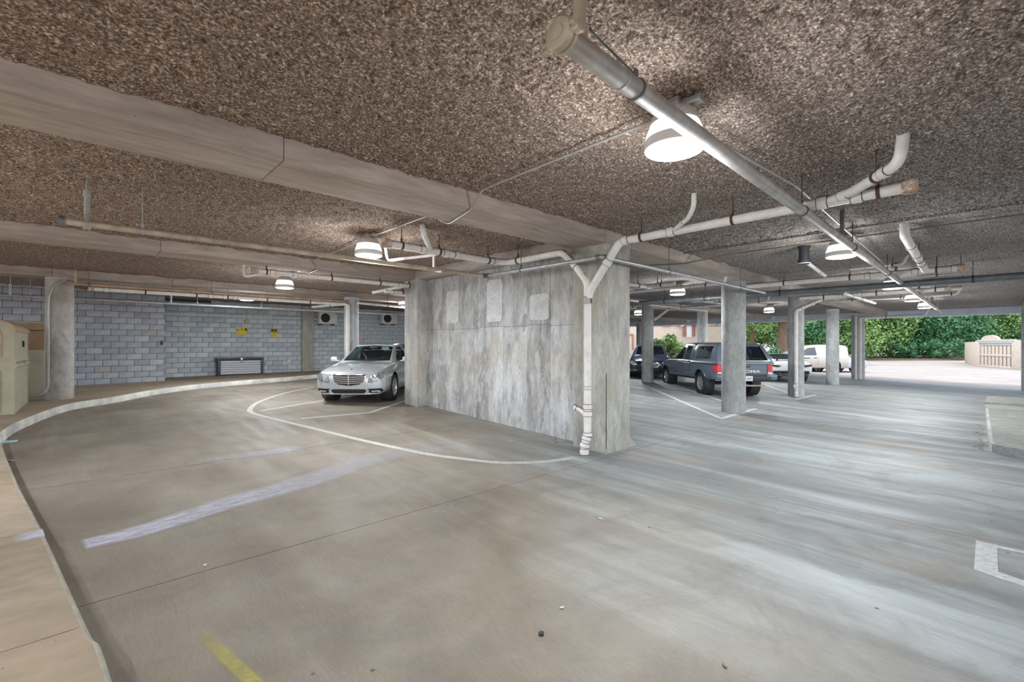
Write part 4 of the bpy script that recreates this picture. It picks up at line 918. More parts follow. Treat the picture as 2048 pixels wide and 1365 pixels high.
# ------------------------------------------------------------------ vehicles
def pchip(xk, yk, x):
    xk, yk, x = map(lambda q: np.asarray(q, float), (xk, yk, x)); h = np.diff(xk); d = np.diff(yk)/h; m = np.zeros_like(yk)
    for i in range(1, len(xk)-1):
        if d[i-1]*d[i] > 0:
            w1, w2 = 2*h[i]+h[i-1], h[i]+2*h[i-1]; m[i] = (w1+w2)/(w1/d[i-1]+w2/d[i])
    m[0], m[-1] = d[0], d[-1]
    i = np.clip(np.searchsorted(xk, x)-1, 0, len(h)-1); t = (x-xk[i])/h[i]
    return ((1+2*t)*(1-t)**2*yk[i]+t*(1-t)**2*h[i]*m[i]+t*t*(3-2*t)*yk[i+1]+t*t*(t-1)*h[i]*m[i+1])
def half_ring(K, n=3):      # smooth a half section, keeping its first and last point
    K = [Vector(p) for p in K]; out = []
    for i in range(len(K)-1):
        p0, p1, p2, p3 = K[max(i-1, 0)], K[i], K[i+1], K[min(i+2, len(K)-1)]
        for k in range(n):
            t = k/n; out.append(.5*((2*p1)+(p2-p0)*t+(2*p0-5*p1+4*p2-p3)*t*t+(3*p1-p0-3*p2+p3)*t**3))
    return out+[K[-1]]
def loft(xs, half):          # half(x) -> half section points (y >= 0, z) from bottom centre to top centre
    m = MB(); rings = [half(x) for x in xs]; n = len(rings[0]); vs = []
    for x, h in zip(xs, rings):
        vs += [(x, p[0], p[1]) for p in h]+[(x, -p[0], p[1]) for p in reversed(h[1:-1])]
    w = 2*n-2
    fs = [(i*w+j, (i+1)*w+j, (i+1)*w+(j+1) % w, i*w+(j+1) % w) for i in range(len(xs)-1) for j in range(w)]
    fs += [tuple(range(w)), tuple((len(xs)-1)*w+j for j in reversed(range(w)))]
    return m.add(vs, fs)
def boolean(me, cutters, mats):
    o = bpy.data.objects.new('tmp', me); COL.objects.link(o); cs = []
    for c in cutters:
        co = bpy.data.objects.new('tmpc', c); COL.objects.link(co); cs.append(co)
        md = o.modifiers.new('b', 'BOOLEAN'); md.operation = 'DIFFERENCE'; md.solver = 'EXACT'; md.object = co
    bpy.context.view_layer.update()
    res = bpy.data.meshes.new_from_object(o.evaluated_get(bpy.context.evaluated_depsgraph_get()))
    for q in [o]+cs: bpy.data.objects.remove(q)
    res.materials.clear()
    for m in mats: res.materials.append(m)
    res.polygons.foreach_set('use_smooth', [True]*len(res.polygons)); res.set_sharp_from_angle(angle=math.radians(38)); return res
class Surf:                  # a surface that thin pieces can be laid on
    def __init__(s, *mbs):
        v = []; f = []
        for m in mbs:
            o = len(v); v += [Vector(p) for p in m.v]; f += [tuple(i+o for i in q) for q in m.f]
        s.t = BVHTree.FromPolygons(v, f)
    def hit(s, o, d):
        h = s.t.ray_cast(Vector(o), Vector(d)); 
        if h[0] is None:
            h = s.t.find_nearest(Vector(o)+Vector(d)*5.2)
        n = h[1]
        if n.dot(Vector(d)) > 0: n = -n
        return h[0], n
AX = {'x': ((1, 2), 0), 'y': ((0, 2), 1), 'z': ((0, 1), 2)}
def lay(surf, poly, axis, sgn, name, mat, parent, off=.004, step=.09, thick=.008, smooth=50):
    (i, j), k = AX[axis]; P = [Vector(p) for p in poly]; n = len(P); B = []; 
    for q in range(n):
        a, b = P[q], P[(q+1) % n]; c = max(1, int((b-a).length/step)); B += [a.lerp(b, t/c) for t in range(c)]
    V = list(B); x0, x1 = min(p.x for p in P), max(p.x for p in P); y0, y1 = min(p.y for p in P), max(p.y for p in P)
    for a in np.arange(x0+step, x1, step):
        for b in np.arange(y0+step, y1, step): V.append(Vector((a, b)))
    v, e, f, *_ = delaunay_2d_cdt(V, [], [list(range(len(B)))], 1, 1e-6)
    d = [0, 0, 0]; d[k] = -sgn; vs = []; lo = []
    for p in v:
        o = [0, 0, 0]; o[i] = p.x; o[j] = p.y; o[k] = sgn*6.0
        h, nn = surf.hit(o, d); vs.append(h+nn*off); lo.append(h+nn*(off-thick))
    edge = {}
    for t_ in f:
        for a, b in zip(t_, t_[1:]+t_[:1]): edge[(a, b)] = 1
    nb = len(vs); fs = [tuple(t_) for t_ in f]
    for (a, b) in edge:
        if (b, a) not in edge: fs.append((a, b, nb+b, nb+a))
    al = vs+lo; used = sorted({i for q in fs for i in q}); ix = {i: k for k, i in enumerate(used)}
    return MB().add([al[i] for i in used], [tuple(ix[i] for i in q) for q in fs]).build(name, mat, parent, smooth)
def lay_strip(surf, pts, w, axis, sgn, name, mat, parent, off=.003, thick=.006, step=.1):
    P = [Vector(p) for p in pts]; out = [P[0]]
    for a, b in zip(P, P[1:]):
        c = max(1, int((b-a).length/step)); out += [a.lerp(b, t/c) for t in range(1, c+1)]
    L = []; R = []
    for q, p in enumerate(out):
        d = (out[min(q+1, len(out)-1)]-out[max(q-1, 0)]).normalized(); nn = Vector((-d.y, d.x))*w/2; L.append(p+nn); R.append(p-nn)
    (i, j), k = AX[axis]; d = [0, 0, 0]; d[k] = -sgn; vs = []
    for a, b in zip(L, R):
        for p, o_ in ((a, off), (b, off), (a, off-thick), (b, off-thick)):
            o = [0, 0, 0]; o[i] = p.x; o[j] = p.y; o[k] = sgn*6.0; h, nn = surf.hit(o, d); vs.append(h+nn*o_)
    fs = []
    for q in range(len(out)-1):
        a, b = q*4, q*4+4; fs += [(a, b, b+1, a+1), (a, a+2, b+2, b), (a+1, b+1, b+3, a+3)]
    return MB().add(vs, fs).build(name, mat, parent, 50)
def wheel(parent, x, y, R, wd, sp, sgn, spoke=5, rim_mat=None, wide=.30):
    M = Matrix(((1, 0, 0), (0, 0, -sgn), (0, sgn, 0)))      # local z -> outward
    M = rot_to((0, sgn, 0)); rr = R*sp
    w_ = MB().lathe([(rr*.98, -wd/2), (rr+.01, -wd/2), (R-.035, -wd/2+.005), (R-.008, -wd/2+.03), (R, -wd/2+.055), (R, wd/2-.055), (R-.008, wd/2-.03), (R-.035, wd/2-.005), (rr+.01, wd/2), (rr*.98, wd/2-.006), (rr*.95, wd/2-.04), (rr*.95, -wd/2+.02)], 36, (x, y, R), M).build('wheel', M_TYRE, parent, 35)
    m = MB().lathe([(rr*1.0, wd/2-.002), (rr*.93, wd/2-.008), (rr*.90, wd/2-.03), (rr*.88, -.03), (rr*.86, -.06)], 36, (x, y, R), M)
    m.lathe([(0, wd/2-.02), (rr*.16, wd/2-.022), (rr*.20, wd/2-.04), (rr*.2, -.02)], 16, (x, y, R), M)
    for k in range(spoke):
        a = 2*math.pi*k/spoke+.3; hw0, hw1 = rr*wide*.42, rr*wide*.55
        p = [(rr*.15, -hw0), (rr*.92, -hw1), (rr*.92, hw1), (rr*.15, hw0)]
        ca, sa = math.cos(a), math.sin(a); q = [(u_*ca-v_*sa, u_*sa+v_*ca) for u_, v_ in p]
        m.prism(q, wd/2-.055, wd/2-.022, M, (x, y, R))
    m.build('rim', rim_mat or M_ALLOY, w_, 30)
    MB().lathe([(0, -.01), (rr*.88, -.01), (rr*.88, -.02), (0, -.02)], 24, (x, y, R), M).build('brake_disc', M_DKPL, w_, 30)
    return w_
def lerp_tab(tab):
    xs = sorted(tab); K = len(tab[xs[0]]); A = np.array([tab[x] for x in xs], float)
    return xs, lambda x: [float(pchip(xs, A[:, k], x)) for k in range(K)]
def car(label, loc, heading, body, cabin, paint, axles, R, wt=.22, spokes=5, belt_in=.0, hollow=True, name='car', cat='car', sp=.72, wide=.3, windows=None, seats=True, glass_mat=None, group=None, rim=None):
    """body: x -> (zb, wb, w, zm, ws, zs, zt); cabin: x -> (belt, wc, zr, wr). x forwards, origin on the ground in the middle."""
    t_ = thing(name, label, cat, loc, heading, group)
    xs, fb = lerp_tab(body); N = np.linspace(xs[0], xs[-1], 64)
    N = np.unique(np.concatenate([N, [xs[0]+.03, xs[0]+.08, xs[-1]-.03, xs[-1]-.08]]))
    def hb(x):
        zb, wb, w, zm, ws, zs, zt = fb(x)
        return half_ring([(0, zb), (wb-.14, zb), (wb, zb+.05), (w-.005, (zb+zm)/2), (w, zm), (w-.015, (zm+zs)/2+.02), (ws, zs), (ws-.11, zs+.45*(zt-zs)), (ws*.5, zs+.86*(zt-zs)), (0, zt)])
    B = loft(N, hb)
    cut = []
    for ax in axles:
        for s in (-1, 1):
            y = s*(body_w(body)-.13); cut.append(MB().lathe([(R+.055, -.20), (R+.055, .30)], 32, (ax, y, R+.01), rot_to((0, s, 0)), cap=True).mesh('c', M_DKPL, 0))
    bm_ = boolean(B.mesh('body', paint), cut, [paint])
    link('body', bm_, t_)
    for ax in axles:
        for s in (-1, 1):
            y = s*(body_w(body)-.13)
            MB().lathe([(R+.052, -.19), (R+.052, .105)], 28, (ax, y, R+.01), rot_to((0, s, 0))).lathe([(0, -.19), (R+.05, -.19)], 28, (ax, y, R+.01), rot_to((0, s, 0))).build('wheel_arch', M_DKPL, t_, 60)
            wheel(t_, ax, s*(body_w(body)-wt/2-.02), R, wt, sp, s, spokes, rim, wide)
    xs2, fc = lerp_tab(cabin); N2 = np.linspace(xs2[0], xs2[-1], 44)
    def hc(x, ins=0.0):
        be, wc, zr, wr = fc(x); zr -= ins; wc -= ins; wr -= ins; b0 = be-.10; zr = max(zr, be+.004-ins*.0); h = zr-be
        return half_ring([(0, b0-ins), (wc-.02, b0-ins), (wc, be), (wc+(wr-wc)*.55, be+h*.55), (wr+.015, zr-.16*h), (wr-.05, zr-.03*h), (wr*.55, zr-.004), (0, zr)])
    Cb = loft(N2, hc); S = Surf(B); SC_ = Surf(Cb); SA = Surf(B, Cb)
    cme = Cb.mesh('cabin', paint)
    win = windows or {}
    if hollow:
        N3 = np.linspace(xs2[0]+.12, xs2[-1]-.12, 40); inner = loft(N3, lambda x: hc(x, .045))
        cuts = [inner.mesh('i', paint, 0)]
        for k, poly in win.items():
            if k.startswith('side'):
                cuts.append(MB().prism(poly, -1.5, 1.5, Matrix(((1, 0, 0), (0, 0, 1), (0, 1, 0)))).mesh('w', paint, 0))
            else:
                lo_, hi_ = fc((poly[0][0]+poly[2][0])/2)[0]-.05, 2.6
                cuts.append(MB().prism(poly, .2, 2.6).mesh('w', paint, 0))
        res = boolean(cme, cuts, [paint])
        if len(res.polygons) > 50: cme = res
    cab = link('cabin', cme, t_)
    for k, poly in win.items():
        g = glass_mat or (M_GLASS if hollow else M_TINT)
        if k.startswith('side'):
            for s in (-1, 1): lay(SC_, poly, 'y', s, 'side_window', g, t_, -.012 if hollow else .003, .11, .006)
        else: lay(SC_, poly, 'z', 1, 'windscreen' if 'wind' in k else 'rear_window', g, t_, -.012 if hollow else .003, .1, .006)
    return t_, S, SC_, SA, fb, fc
def body_w(body): return max(v[2] for v in body.values())
def mirror(t_, x, y, z, mat, s):
    m = MB().box((x, s*(y+.13), z), (.11, .20, .135), bev=.045); m.box((x+.02, s*(y+.02), z-.045), (.05, .10, .03), bev=.01)
    m.build('mirror', mat, t_, 40); MB().box((x-.058, s*(y+.13), z), (.006, .16, .10), bev=.002).build('mirror_glass', M_CHROME, t_, 40)
def seats(t_, xs, y, z, mat=None):
    for x in xs:
        for s in (-1, 1):
            MB().box((x, s*y, z), (.14, .48, .55), M=Matrix.Rotation(-.18, 3, 'Y'), bev=.05).box((x-.06, s*y, z+.38), (.11, .27, .20), bev=.05).build('seat', mat or M_SEAT, t_, 40)

# --- silver sedan by the pier
SED_B = {-2.44: (.42, .55, .72, .62, .62, .84, .90), -2.36: (.34, .70, .84, .62, .74, .92, .98), -2.0: (.26, .82, .91, .62, .82, .97, 1.04), -1.3: (.20, .86, .925, .62, .84, .965, 1.06), 0: (.20, .86, .925, .60, .85, .935, 1.02), .9: (.20, .86, .925, .60, .84, .915, .99), 1.6: (.20, .86, .92, .58, .80, .855, .935), 2.05: (.20, .83, .90, .54, .76, .80, .865), 2.28: (.19, .78, .85, .48, .72, .755, .80), 2.38: (.20, .70, .77, .46, .66, .725, .755), 2.43: (.24, .60, .66, .46, .58, .69, .715), 2.45: (.28, .54, .59, .46, .54, .66, .69)}
SED_C = {-1.95: (1.0, .76, 1.02, .62), -1.7: (.985, .80, 1.10, .63), -1.2: (.965, .83, 1.33, .62), -.7: (.95, .85, 1.43, .61), -.2: (.94, .855, 1.462, .60), .25: (.93, .855, 1.43, .59), .7: (.92, .85, 1.22, .62), 1.05: (.91, .82, 1.03, .68), 1.22: (.90, .78, .935, .70)}
wW = {'side_front': [(.92, .985), (.30, 1.355), (-.20, 1.395), (-.25, .985)], 'side_rear': [(-.36, .985), (-.32, 1.395), (-.75, 1.37), (-1.28, 1.16), (-1.25, 1.0)], 'wind': [(1.12, -.64), (1.16, 0), (1.12, .64), (.36, .53), (.30, 0), (.36, -.53)], 'rear': [(-1.80, -.58), (-1.84, 0), (-1.80, .58), (-1.10, .52), (-1.05, 0), (-1.10, -.52)]}
fl = uf(783, 802); hd = math.radians(180-1.0)+YAW     # faces the camera
hv = Vector((math.cos(hd), math.sin(hd), 0)); lv = Vector((-hv.y, hv.x, 0))
loc = fl-hv*1.60-lv*.82; loc.z = fz(loc.x, loc.y)+.005
sed, S, SC2, SA, fb, fc = car('silver four-door sedan parked nose out left of the pier wall', loc, hd, SED_B, SED_C, M_SILVER, (1.60, -1.275), .325, .235, 10, windows=wW, wide=.22)
gr = [(-.40, .672), (.40, .672), (.36, .51), (.26, .44), (0, .405), (-.26, .44), (-.36, .51)]
lay(S, [(y*1.08, .545+(z-.545)*1.12) for y, z in gr], 'x', 1, 'grille_surround', M_CHROME, sed, .006, .07); lay(S, gr, 'x', 1, 'grille_opening', M_BLK, sed, .010, .07)
for k in range(4):
    z = .480+k*.049; hw = .385-max(0, (.52-z))*.8; lay_strip(S, [(-hw, z+.004), (0, z-.008), (hw, z+.004)], .016, 'x', 1, 'grille_slat', M_CHROME, sed, .022, .014)
lay_strip(S, [(0, .67), (0, .41)], .022, 'x', 1, 'grille_bar', M_CHROME, sed, .026, .014)
for s in (-1, 1):
    lay(S, [(s*y, z) for y, z in ((.47, .475), (.60, .485), (.635, .60), (.60, .68), (.50, .64))], 'x', 1, 'headlamp', M_HEADL, sed, .010, .05)
    lay(S, [(s*y, z) for y, z in ((.63, .50), (.76, .53), (.83, .63), (.80, .735), (.70, .72), (.66, .63))], 'x', 1, 'headlamp', M_HEADL, sed, .010, .05)
    lay(S, [(s*y, z) for y, z in ((.46, .335), (.78, .345), (.82, .29), (.74, .235), (.50, .235))], 'x', 1, 'lower_intake', M_BLK, sed, .006, .06)
    lay_strip(S, [(s*.56, .275), (s*.72, .285), (s*.75, .265)], .022, 'x', 1, 'daytime_lamp', M_TAILW, sed, .016, .012)
    lay(S, [(2.03, .47), (2.16, .47), (2.15, .51), (2.04, .51)], 'y', s, 'side_marker', M_AMBER, sed, .006, .05)
    mirror(sed, .82, .88, 1.02, M_SILVER, s)
    lay_strip(SA, [(1.1, .30), (1.14, .55), (1.05, .88)], .012, 'y', s, 'door_seam', M_DKPL, sed, .002)
    lay_strip(SA, [(-.29, .28), (-.30, .92)], .012, 'y', s, 'door_seam', M_DKPL, sed, .002)
    lay_strip(SA, [(-.02, .79), (-.20, .795)], .035, 'y', s, 'door_handle', M_SILVER, sed, .03, .03)
    lay_strip(SC2, [(1.0, .965), (-1.3, .985)], .018, 'y', s, 'window_trim', M_CHROME, sed, .006, .008)
lay(S, [(-.40, .325), (.40, .325), (.44, .29), (.38, .225), (-.38, .225), (-.44, .29)], 'x', 1, 'lower_intake', M_BLK, sed, .006, .06)
lay_strip(S, [(-.86, .215), (-.4, .20), (.4, .20), (.86, .215)], .03, 'x', 1, 'front_lip', M_SILVER, sed, .03, .03)
h, n_ = S.hit((2.26, 0, 3), (0, 0, -1)); MB().lathe([(0, .006), (.022, .006), (.03, 0), (.03, -.006)], 16, h, rot_to(n_)).build('bonnet_badge', M_DBLUE, sed, 30)
h, n_ = S.hit((2.20, 0, 3), (0, 0, -1)); em = MB().tube([h, h+Vector((0, 0, .03))], .005, 6).torus(.034, .004, 20, 6, h+Vector((0, 0, .065)), rot_to((1, 0, 0)))
for k in range(3):
    a = math.pi/2+k*2*math.pi/3; em.tube([h+Vector((0, 0, .065)), h+Vector((0, .033*math.cos(a), .065+.033*math.sin(a)))], [.006, .002], 5)
em.build('bonnet_star', M_CHROME, sed, 40)
for s in (-.36, .30): lay_strip(S, [(2.2, s*.62), (1.3, s*1.25)], .010, 'z', 1, 'bonnet_crease', M_SILVER, sed, .006, .008)
seats(sed, (-.15, -1.05), .37, .98)
MB().box((.75, 0, .93), (.45, 1.45, .14), bev=.05).build('dashboard', M_DKPL, sed, 40)
MB().torus(.185, .014, 24, 8, (.42, .38, 1.0), Matrix.Rotation(-1.15, 3, 'Y')).build('steering_wheel', M_DKPL, sed)
MB().box((.46, 0, 1.33), (.03, .22, .07), bev=.015).build('rear_view_mirror', M_DKPL, sed, 40)
for y in (.50, -.50): MB().tube([(-.18, y*1.2, 1.28), (.02, y*.6, .92)], .012, 6).build('seat_belt', M_WHITE, sed)

# --- dark grey pickup with a canopy, seen from behind
PK_B = {-2.70: (.62, .80, .86, .85, .84, 1.085, 1.10), -2.62: (.56, .84, .90, .85, .87, 1.10, 1.115), -1.6: (.50, .86, .93, .80, .89, 1.10, 1.115), -.75: (.46, .86, .93, .78, .89, 1.10, 1.12), .4: (.44, .86, .925, .76, .88, 1.09, 1.12), 1.2: (.44, .86, .92, .76, .86, 1.07, 1.13), 1.75: (.46, .84, .92, .78, .84, 1.05, 1.12), 2.30: (.44, .80, .88, .74, .78, .98, 1.04), 2.55: (.46, .70, .80, .70, .68, .90, .95), 2.64: (.52, .58, .70, .68, .60, .82, .86)}
PK_C = {-.74: (1.09, .86, 1.60, .70), -.70: (1.09, .87, 1.68, .68), -.3: (1.09, .875, 1.735, .66), .1: (1.09, .875, 1.73, .65), .4: (1.08, .87, 1.69, .64), .85: (1.07, .85, 1.42, .66), 1.25: (1.06, .80, 1.14, .70), 1.34: (1.06, .78, 1.10, .70)}
PW = {'side_front': [(1.05, 1.14), (.50, 1.57), (.10, 1.63), (.06, 1.13)], 'side_rear': [(-.02, 1.13), (.02, 1.63), (-.50, 1.60), (-.52, 1.13)], 'wind': [(1.20, -.64), (1.25, 0), (1.20, .64), (.52, .55), (.46, 0), (.52, -.55)]}
rl = uf(1407, 789); hd = math.radians(1.0)+YAW
hv = Vector((math.cos(hd), math.sin(hd), 0)); lv = Vector((-hv.y, hv.x, 0))
loc = rl+hv*1.56-lv*.80; loc.z = fz(loc.x, loc.y)-.02
pk, S, SC2, SA, fb, fc = car('dark slate pickup with matching bed canopy, tailgate towards the camera', loc, hd, PK_B, PK_C, M_SLATE, (1.70, -1.54), .385, .25, 6, windows=PW, name='pickup_truck', cat='pickup', sp=.60, wide=.27)
# canopy over the bed
CN = {-2.74: (1.11, .86, 1.14, .80), -2.70: (1.11, .87, 1.22, .80), -2.52: (1.11, .885, 1.55, .72), -2.42: (1.11, .89, 1.675, .70), -2.2: (1.11, .89, 1.715, .69), -1.4: (1.11, .89, 1.735, .68), -.80: (1.11, .89, 1.715, .68), -.77: (1.11, .88, 1.69, .68)}
xs2, fcn = lerp_tab(CN); N2 = np.linspace(xs2[0], xs2[-1], 40)
def hcn(x, ins=0.0):
    be, wc, zr, wr = fcn(x); zr -= ins; wc -= ins; wr -= ins; h = zr-be
    return half_ring([(0, be-.06-ins), (wc-.02, be-.06-ins), (wc, be), (wc+(wr-wc)*.45, be+h*.55), (wr+.03, zr-.18*h), (wr-.05, zr-.03*h), (wr*.55, zr-.004), (0, zr)])
CA = loft(N2, hcn); inner = loft(np.linspace(-2.66, -.82, 36), lambda x: hcn(x, .04))
cs = [[(-2.20, 1.20), (-2.18, 1.60), (-.98, 1.61), (-.98, 1.20)]]; rw = [(-.70, 1.17), (.70, 1.17), (.58, 1.60), (-.58, 1.60)]
cuts = [inner.mesh('i', M_SLATE, 0), MB().prism(cs[0], -1.5, 1.5, Matrix(((1, 0, 0), (0, 0, 1), (0, 1, 0)))).mesh('w', M_SLATE, 0), MB().prism(rw, -3.2, -.5, Matrix(((0, 0, 1), (1, 0, 0), (0, 1, 0)))).mesh('w', M_SLATE, 0)]
link('canopy', boolean(CA.mesh('canopy', M_SLATE), cuts, [M_SLATE]), pk); SN = Surf(CA)
for s in (-1, 1):
    lay(SN, [(-2.19, 1.21), (-2.17, 1.59), (-1.60, 1.60), (-1.60, 1.21)], 'y', s, 'canopy_window', M_GLASS, pk, -.010, .2, .006); lay(SN, [(-1.56, 1.21), (-1.56, 1.60), (-.99, 1.60), (-.99, 1.21)], 'y', s, 'canopy_window', M_GLASS, pk, -.010, .2, .006)
    lay_strip(SN, [(-1.58, 1.19), (-1.58, 1.62)], .035, 'y', s, 'canopy_window_bar', M_DKPL, pk, .004, .02)
lay(SN, rw, 'x', -1, 'canopy_rear_window', M_GLASS, pk, -.012, .15, .006)
lay_strip(SN, [(-.10, 1.16), (-.06, 1.60)], .03, 'x', -1, 'canopy_window_bar', M_DKPL, pk, .006, .02)
lay_strip(SN, [(-.74, 1.15), (.74, 1.15)], .03, 'x', -1, 'canopy_trim', M_CHROME, pk, .008, .012)
for s in (-1, 1):
    lay(S, [(s*y, z) for y, z in ((.70, .80), (.855, .79), (.875, 1.04), (.85, 1.065), (.71, 1.05))], 'x', -1, 'tail_lamp', M_TAIL, pk, .012, .05, .02)
    lay(S, [(-2.69, .80), (-2.52, .82), (-2.50, 1.04), (-2.69, 1.06)], 'y', s, 'tail_lamp', M_TAIL, pk, .010, .05, .02)
    lay(S, [(s*y, z) for y, z in ((.72, .74), (.855, .735), (.855, .795), (.71, .80))], 'x', -1, 'reversing_lamp', M_TAILW, pk, .014, .05, .02)
    mirror(pk, 1.0, .93, 1.20, M_SLATE, s)
    for q in ([(1.16, .52), (1.18, .85), (1.10, 1.08)], [(.03, .48), (.02, 1.10)], [(-.68, .48), (-.70, 1.10)]): lay_strip(SA, q, .03 if q[0][0] < -.5 else .016, 'y', s, 'door_seam', M_DKPL, pk, .002)
    lay_strip(SA, [(.30, .98), (.12, .985)], .045, 'y', s, 'door_handle', M_SLATE, pk, .035, .035)
    lay_strip(S, [(1.2, .50), (-1.0, .52)], .05, 'y', s, 'sill_trim', M_DKPL, pk, .01, .012)
    lay_strip(S, [(1.70+.46*math.cos(a), .40+.46*math.sin(a)) for a in [math.pi*(.02+.96*k/14) for k in range(15)]], .05, 'y', s, 'fender_flare', M_SLATE, pk, .025, .03, .05)
    lay_strip(S, [(-1.54+.46*math.cos(a), .40+.46*math.sin(a)) for a in [math.pi*(.02+.96*k/14) for k in range(15)]], .05, 'y', s, 'fender_flare', M_SLATE, pk, .025, .03, .05)
    MB().box((-2.66, s*.78, .66), (.36, .34, .20), bev=.05).build('bumper_corner', M_SLATE, pk, 40)
MB().box((-2.74, 0, .60), (.24, 1.50, .17), bev=.04).box((-2.70, 0, .70), (.22, 1.30, .06), bev=.02).build('rear_bumper', M_DKPL, pk, 40)
for q in ([(-.68, .74), (-.68, 1.09)], [(.68, .74), (.68, 1.09)], [(-.68, .745), (.68, .745)], [(-.68, 1.085), (.68, 1.085)]): lay_strip(S, q, .012, 'x', -1, 'tailgate_seam', M_DKPL, pk, .003)
lay(S, [(-.16, .95), (.16, .95), (.16, 1.04), (-.16, 1.04)], 'x', -1, 'tailgate_handle_recess', M_BLK, pk, .004, .06); lay(S, [(-.13, .985), (.13, .985), (.13, 1.03), (-.13, 1.03)], 'x', -1, 'tailgate_handle', M_SLATE, pk, .02, .06, .02)
lay_strip(S, [(-.60, .855), (-.50, .90), (.50, .90), (.60, .855)], .012, 'x', -1, 'tailgate_crease', M_SLATE, pk, .010, .012)
MT = Matrix(((0, 0, -1), (-1, 0, 0), (0, 1, 0)))
text('TACOMA', .115, M_CHROME, pk, (-2.715, 0, .82), MT, 'tailgate_lettering', .004, bold=.003, sx=1.9)
pl = MB().box((-2.868, 0, .615), (.012, .30, .15), bev=.004).build('number_plate', M_WSIGN, pk, 30)
text('5025', .085, M_DBLUE, pl, (-2.876, -.04, .612), MT, 'plate_number', .001, sx=.9)
MB().box((-2.86, .0, .40), (.20, 1.02, .035), bev=.008).build('step_board', M_COPPER, pk, 30); MB().box((-2.6, 0, .42), (.5, .07, .07)).build('tow_bar', M_DKPL, pk)
MB().tube([(-1.54, -.75, .385), (-1.54, .75, .385)], .06, 10).lathe([(0, -.12), (.10, -.08), (.13, 0), (.10, .08), (0, .12)], 14, (-1.54, 0, .385)).build('rear_axle', M_DKPL, pk, 40)
seats(pk, (-.05,), .37, 1.16); MB().box((.8, 0, 1.08), (.45, 1.45, .12), bev=.04).build('dashboard', M_DKPL, pk, 40)
MB().torus(.19, .014, 20, 8, (.48, .38, 1.16), Matrix.Rotation(-1.1, 3, 'Y')).build('steering_wheel', M_DKPL, pk)

# --- dark blue sedan facing the camera
k_ = .98
DB_B = {x*.975: v for x, v in SED_B.items()}; DB_C = {x*.975: (v[0], v[1], v[2]-.0, v[3]) for x, v in SED_C.items()}
DW = {k: [(p[0]*.975, p[1]) for p in v] for k, v in wW.items()}
fl = uf(1262, 753); hd = math.radians(180-16)+YAW
hv = Vector((math.cos(hd), math.sin(hd), 0)); lv = Vector((-hv.y, hv.x, 0))
loc = fl-hv*1.50+lv*.84; loc.z = fz(loc.x, loc.y)+.005
db, S, SC2, SA, fb, fc = car('dark blue sedan facing the camera behind the slim round column', loc, hd, DB_B, DB_C, M_DBLUE, (1.50, -1.25), .335, .235, 7, windows=DW, wide=.26)
lay(S, [(-.36, .64), (.36, .64), (.40, .55), (.30, .455), (-.30, .455), (-.40, .55)], 'x', 1, 'grille', M_CHROME, db, .006, .07); lay(S, [(-.32, .62), (.32, .62), (.35, .55), (.27, .475), (-.27, .475), (-.35, .55)], 'x', 1, 'grille_opening', M_BLK, db, .012, .07)
for z in (.51, .56, .60): lay_strip(S, [(-.31, z), (.31, z)], .012, 'x', 1, 'grille_slat', M_CHROME, db, .02, .012)
for s in (-1, 1):
    lay(S, [(s*y, z) for y, z in ((.52, .56), (.70, .54), (.84, .60), (.85, .70), (.74, .73), (.60, .66))], 'x', 1, 'headlamp', M_TAILW, db, .010, .05)
    lay(S, [(s*y, z) for y, z in ((.55, .37), (.72, .38), (.74, .30), (.56, .29))], 'x', 1, 'fog_lamp', M_HEADL, db, .010, .05); mirror(db, .80, .88, 1.02, M_DKPL, s)
    lay_strip(SA, [(-.29, .28), (-.30, .92)], .012, 'y', s, 'door_seam', M_DKPL, db, .002)
lay(S, [(-.42, .32), (.42, .32), (.36, .23), (-.36, .23)], 'x', 1, 'lower_intake', M_BLK, db, .006, .06)
seats(db, (-.15, -1.0), .37, .98)

# --- white coupe seen from behind
CP_B = {-2.2: (.46, .62, .72, .62, .62, .86, .88), -2.12: (.34, .78, .88, .62, .78, .92, .95), -1.3: (.20, .88, .97, .60, .88, .90, .97), 0: (.18, .86, .93, .52, .82, .82, .90), 1.2: (.16, .88, .95, .50, .82, .74, .82), 2.0: (.16, .82, .90, .44, .66, .56, .62), 2.2: (.2, .66, .72, .40, .5, .46, .5)}
CP_C = {-1.7: (.93, .70, .97, .55), -1.2: (.92, .76, 1.10, .54), -.5: (.88, .80, 1.25, .52), 0: (.84, .80, 1.27, .50), .5: (.82, .78, 1.12, .54), 1.0: (.80, .72, .90, .6), 1.15: (.80, .7, .83, .62)}
CW = {'side_front': [(.80, .89), (.30, 1.13), (-.30, 1.19), (-.60, 1.13), (-.75, .96)], 'wind': [(1.02, -.56), (1.06, 0), (1.02, .56), (.22, .46), (.18, 0), (.22, -.46)], 'rear': [(-1.55, -.5), (-1.6, 0), (-1.55, .5), (-.70, .44), (-.66, 0), (-.70, -.44)]}
pc = uf(1581, 767); hd = math.radians(-8)+YAW; hv = Vector((math.cos(hd), math.sin(hd), 0)); loc = pc+hv*2.1; loc.z = fz(loc.x, loc.y)
cp, S, SC2, SA, fb, fc = car('white sports coupe seen from behind between two columns', loc, hd, CP_B, CP_C, M_PEARL, (1.35, -1.25), .34, .28, 7, windows=CW, hollow=False, wide=.22)
lay(S, [(-.72, .50), (.72, .50), (.80, .38), (.62, .30), (-.62, .30), (-.80, .38)], 'x', -1, 'diffuser', M_BLK, cp, .012, .07)
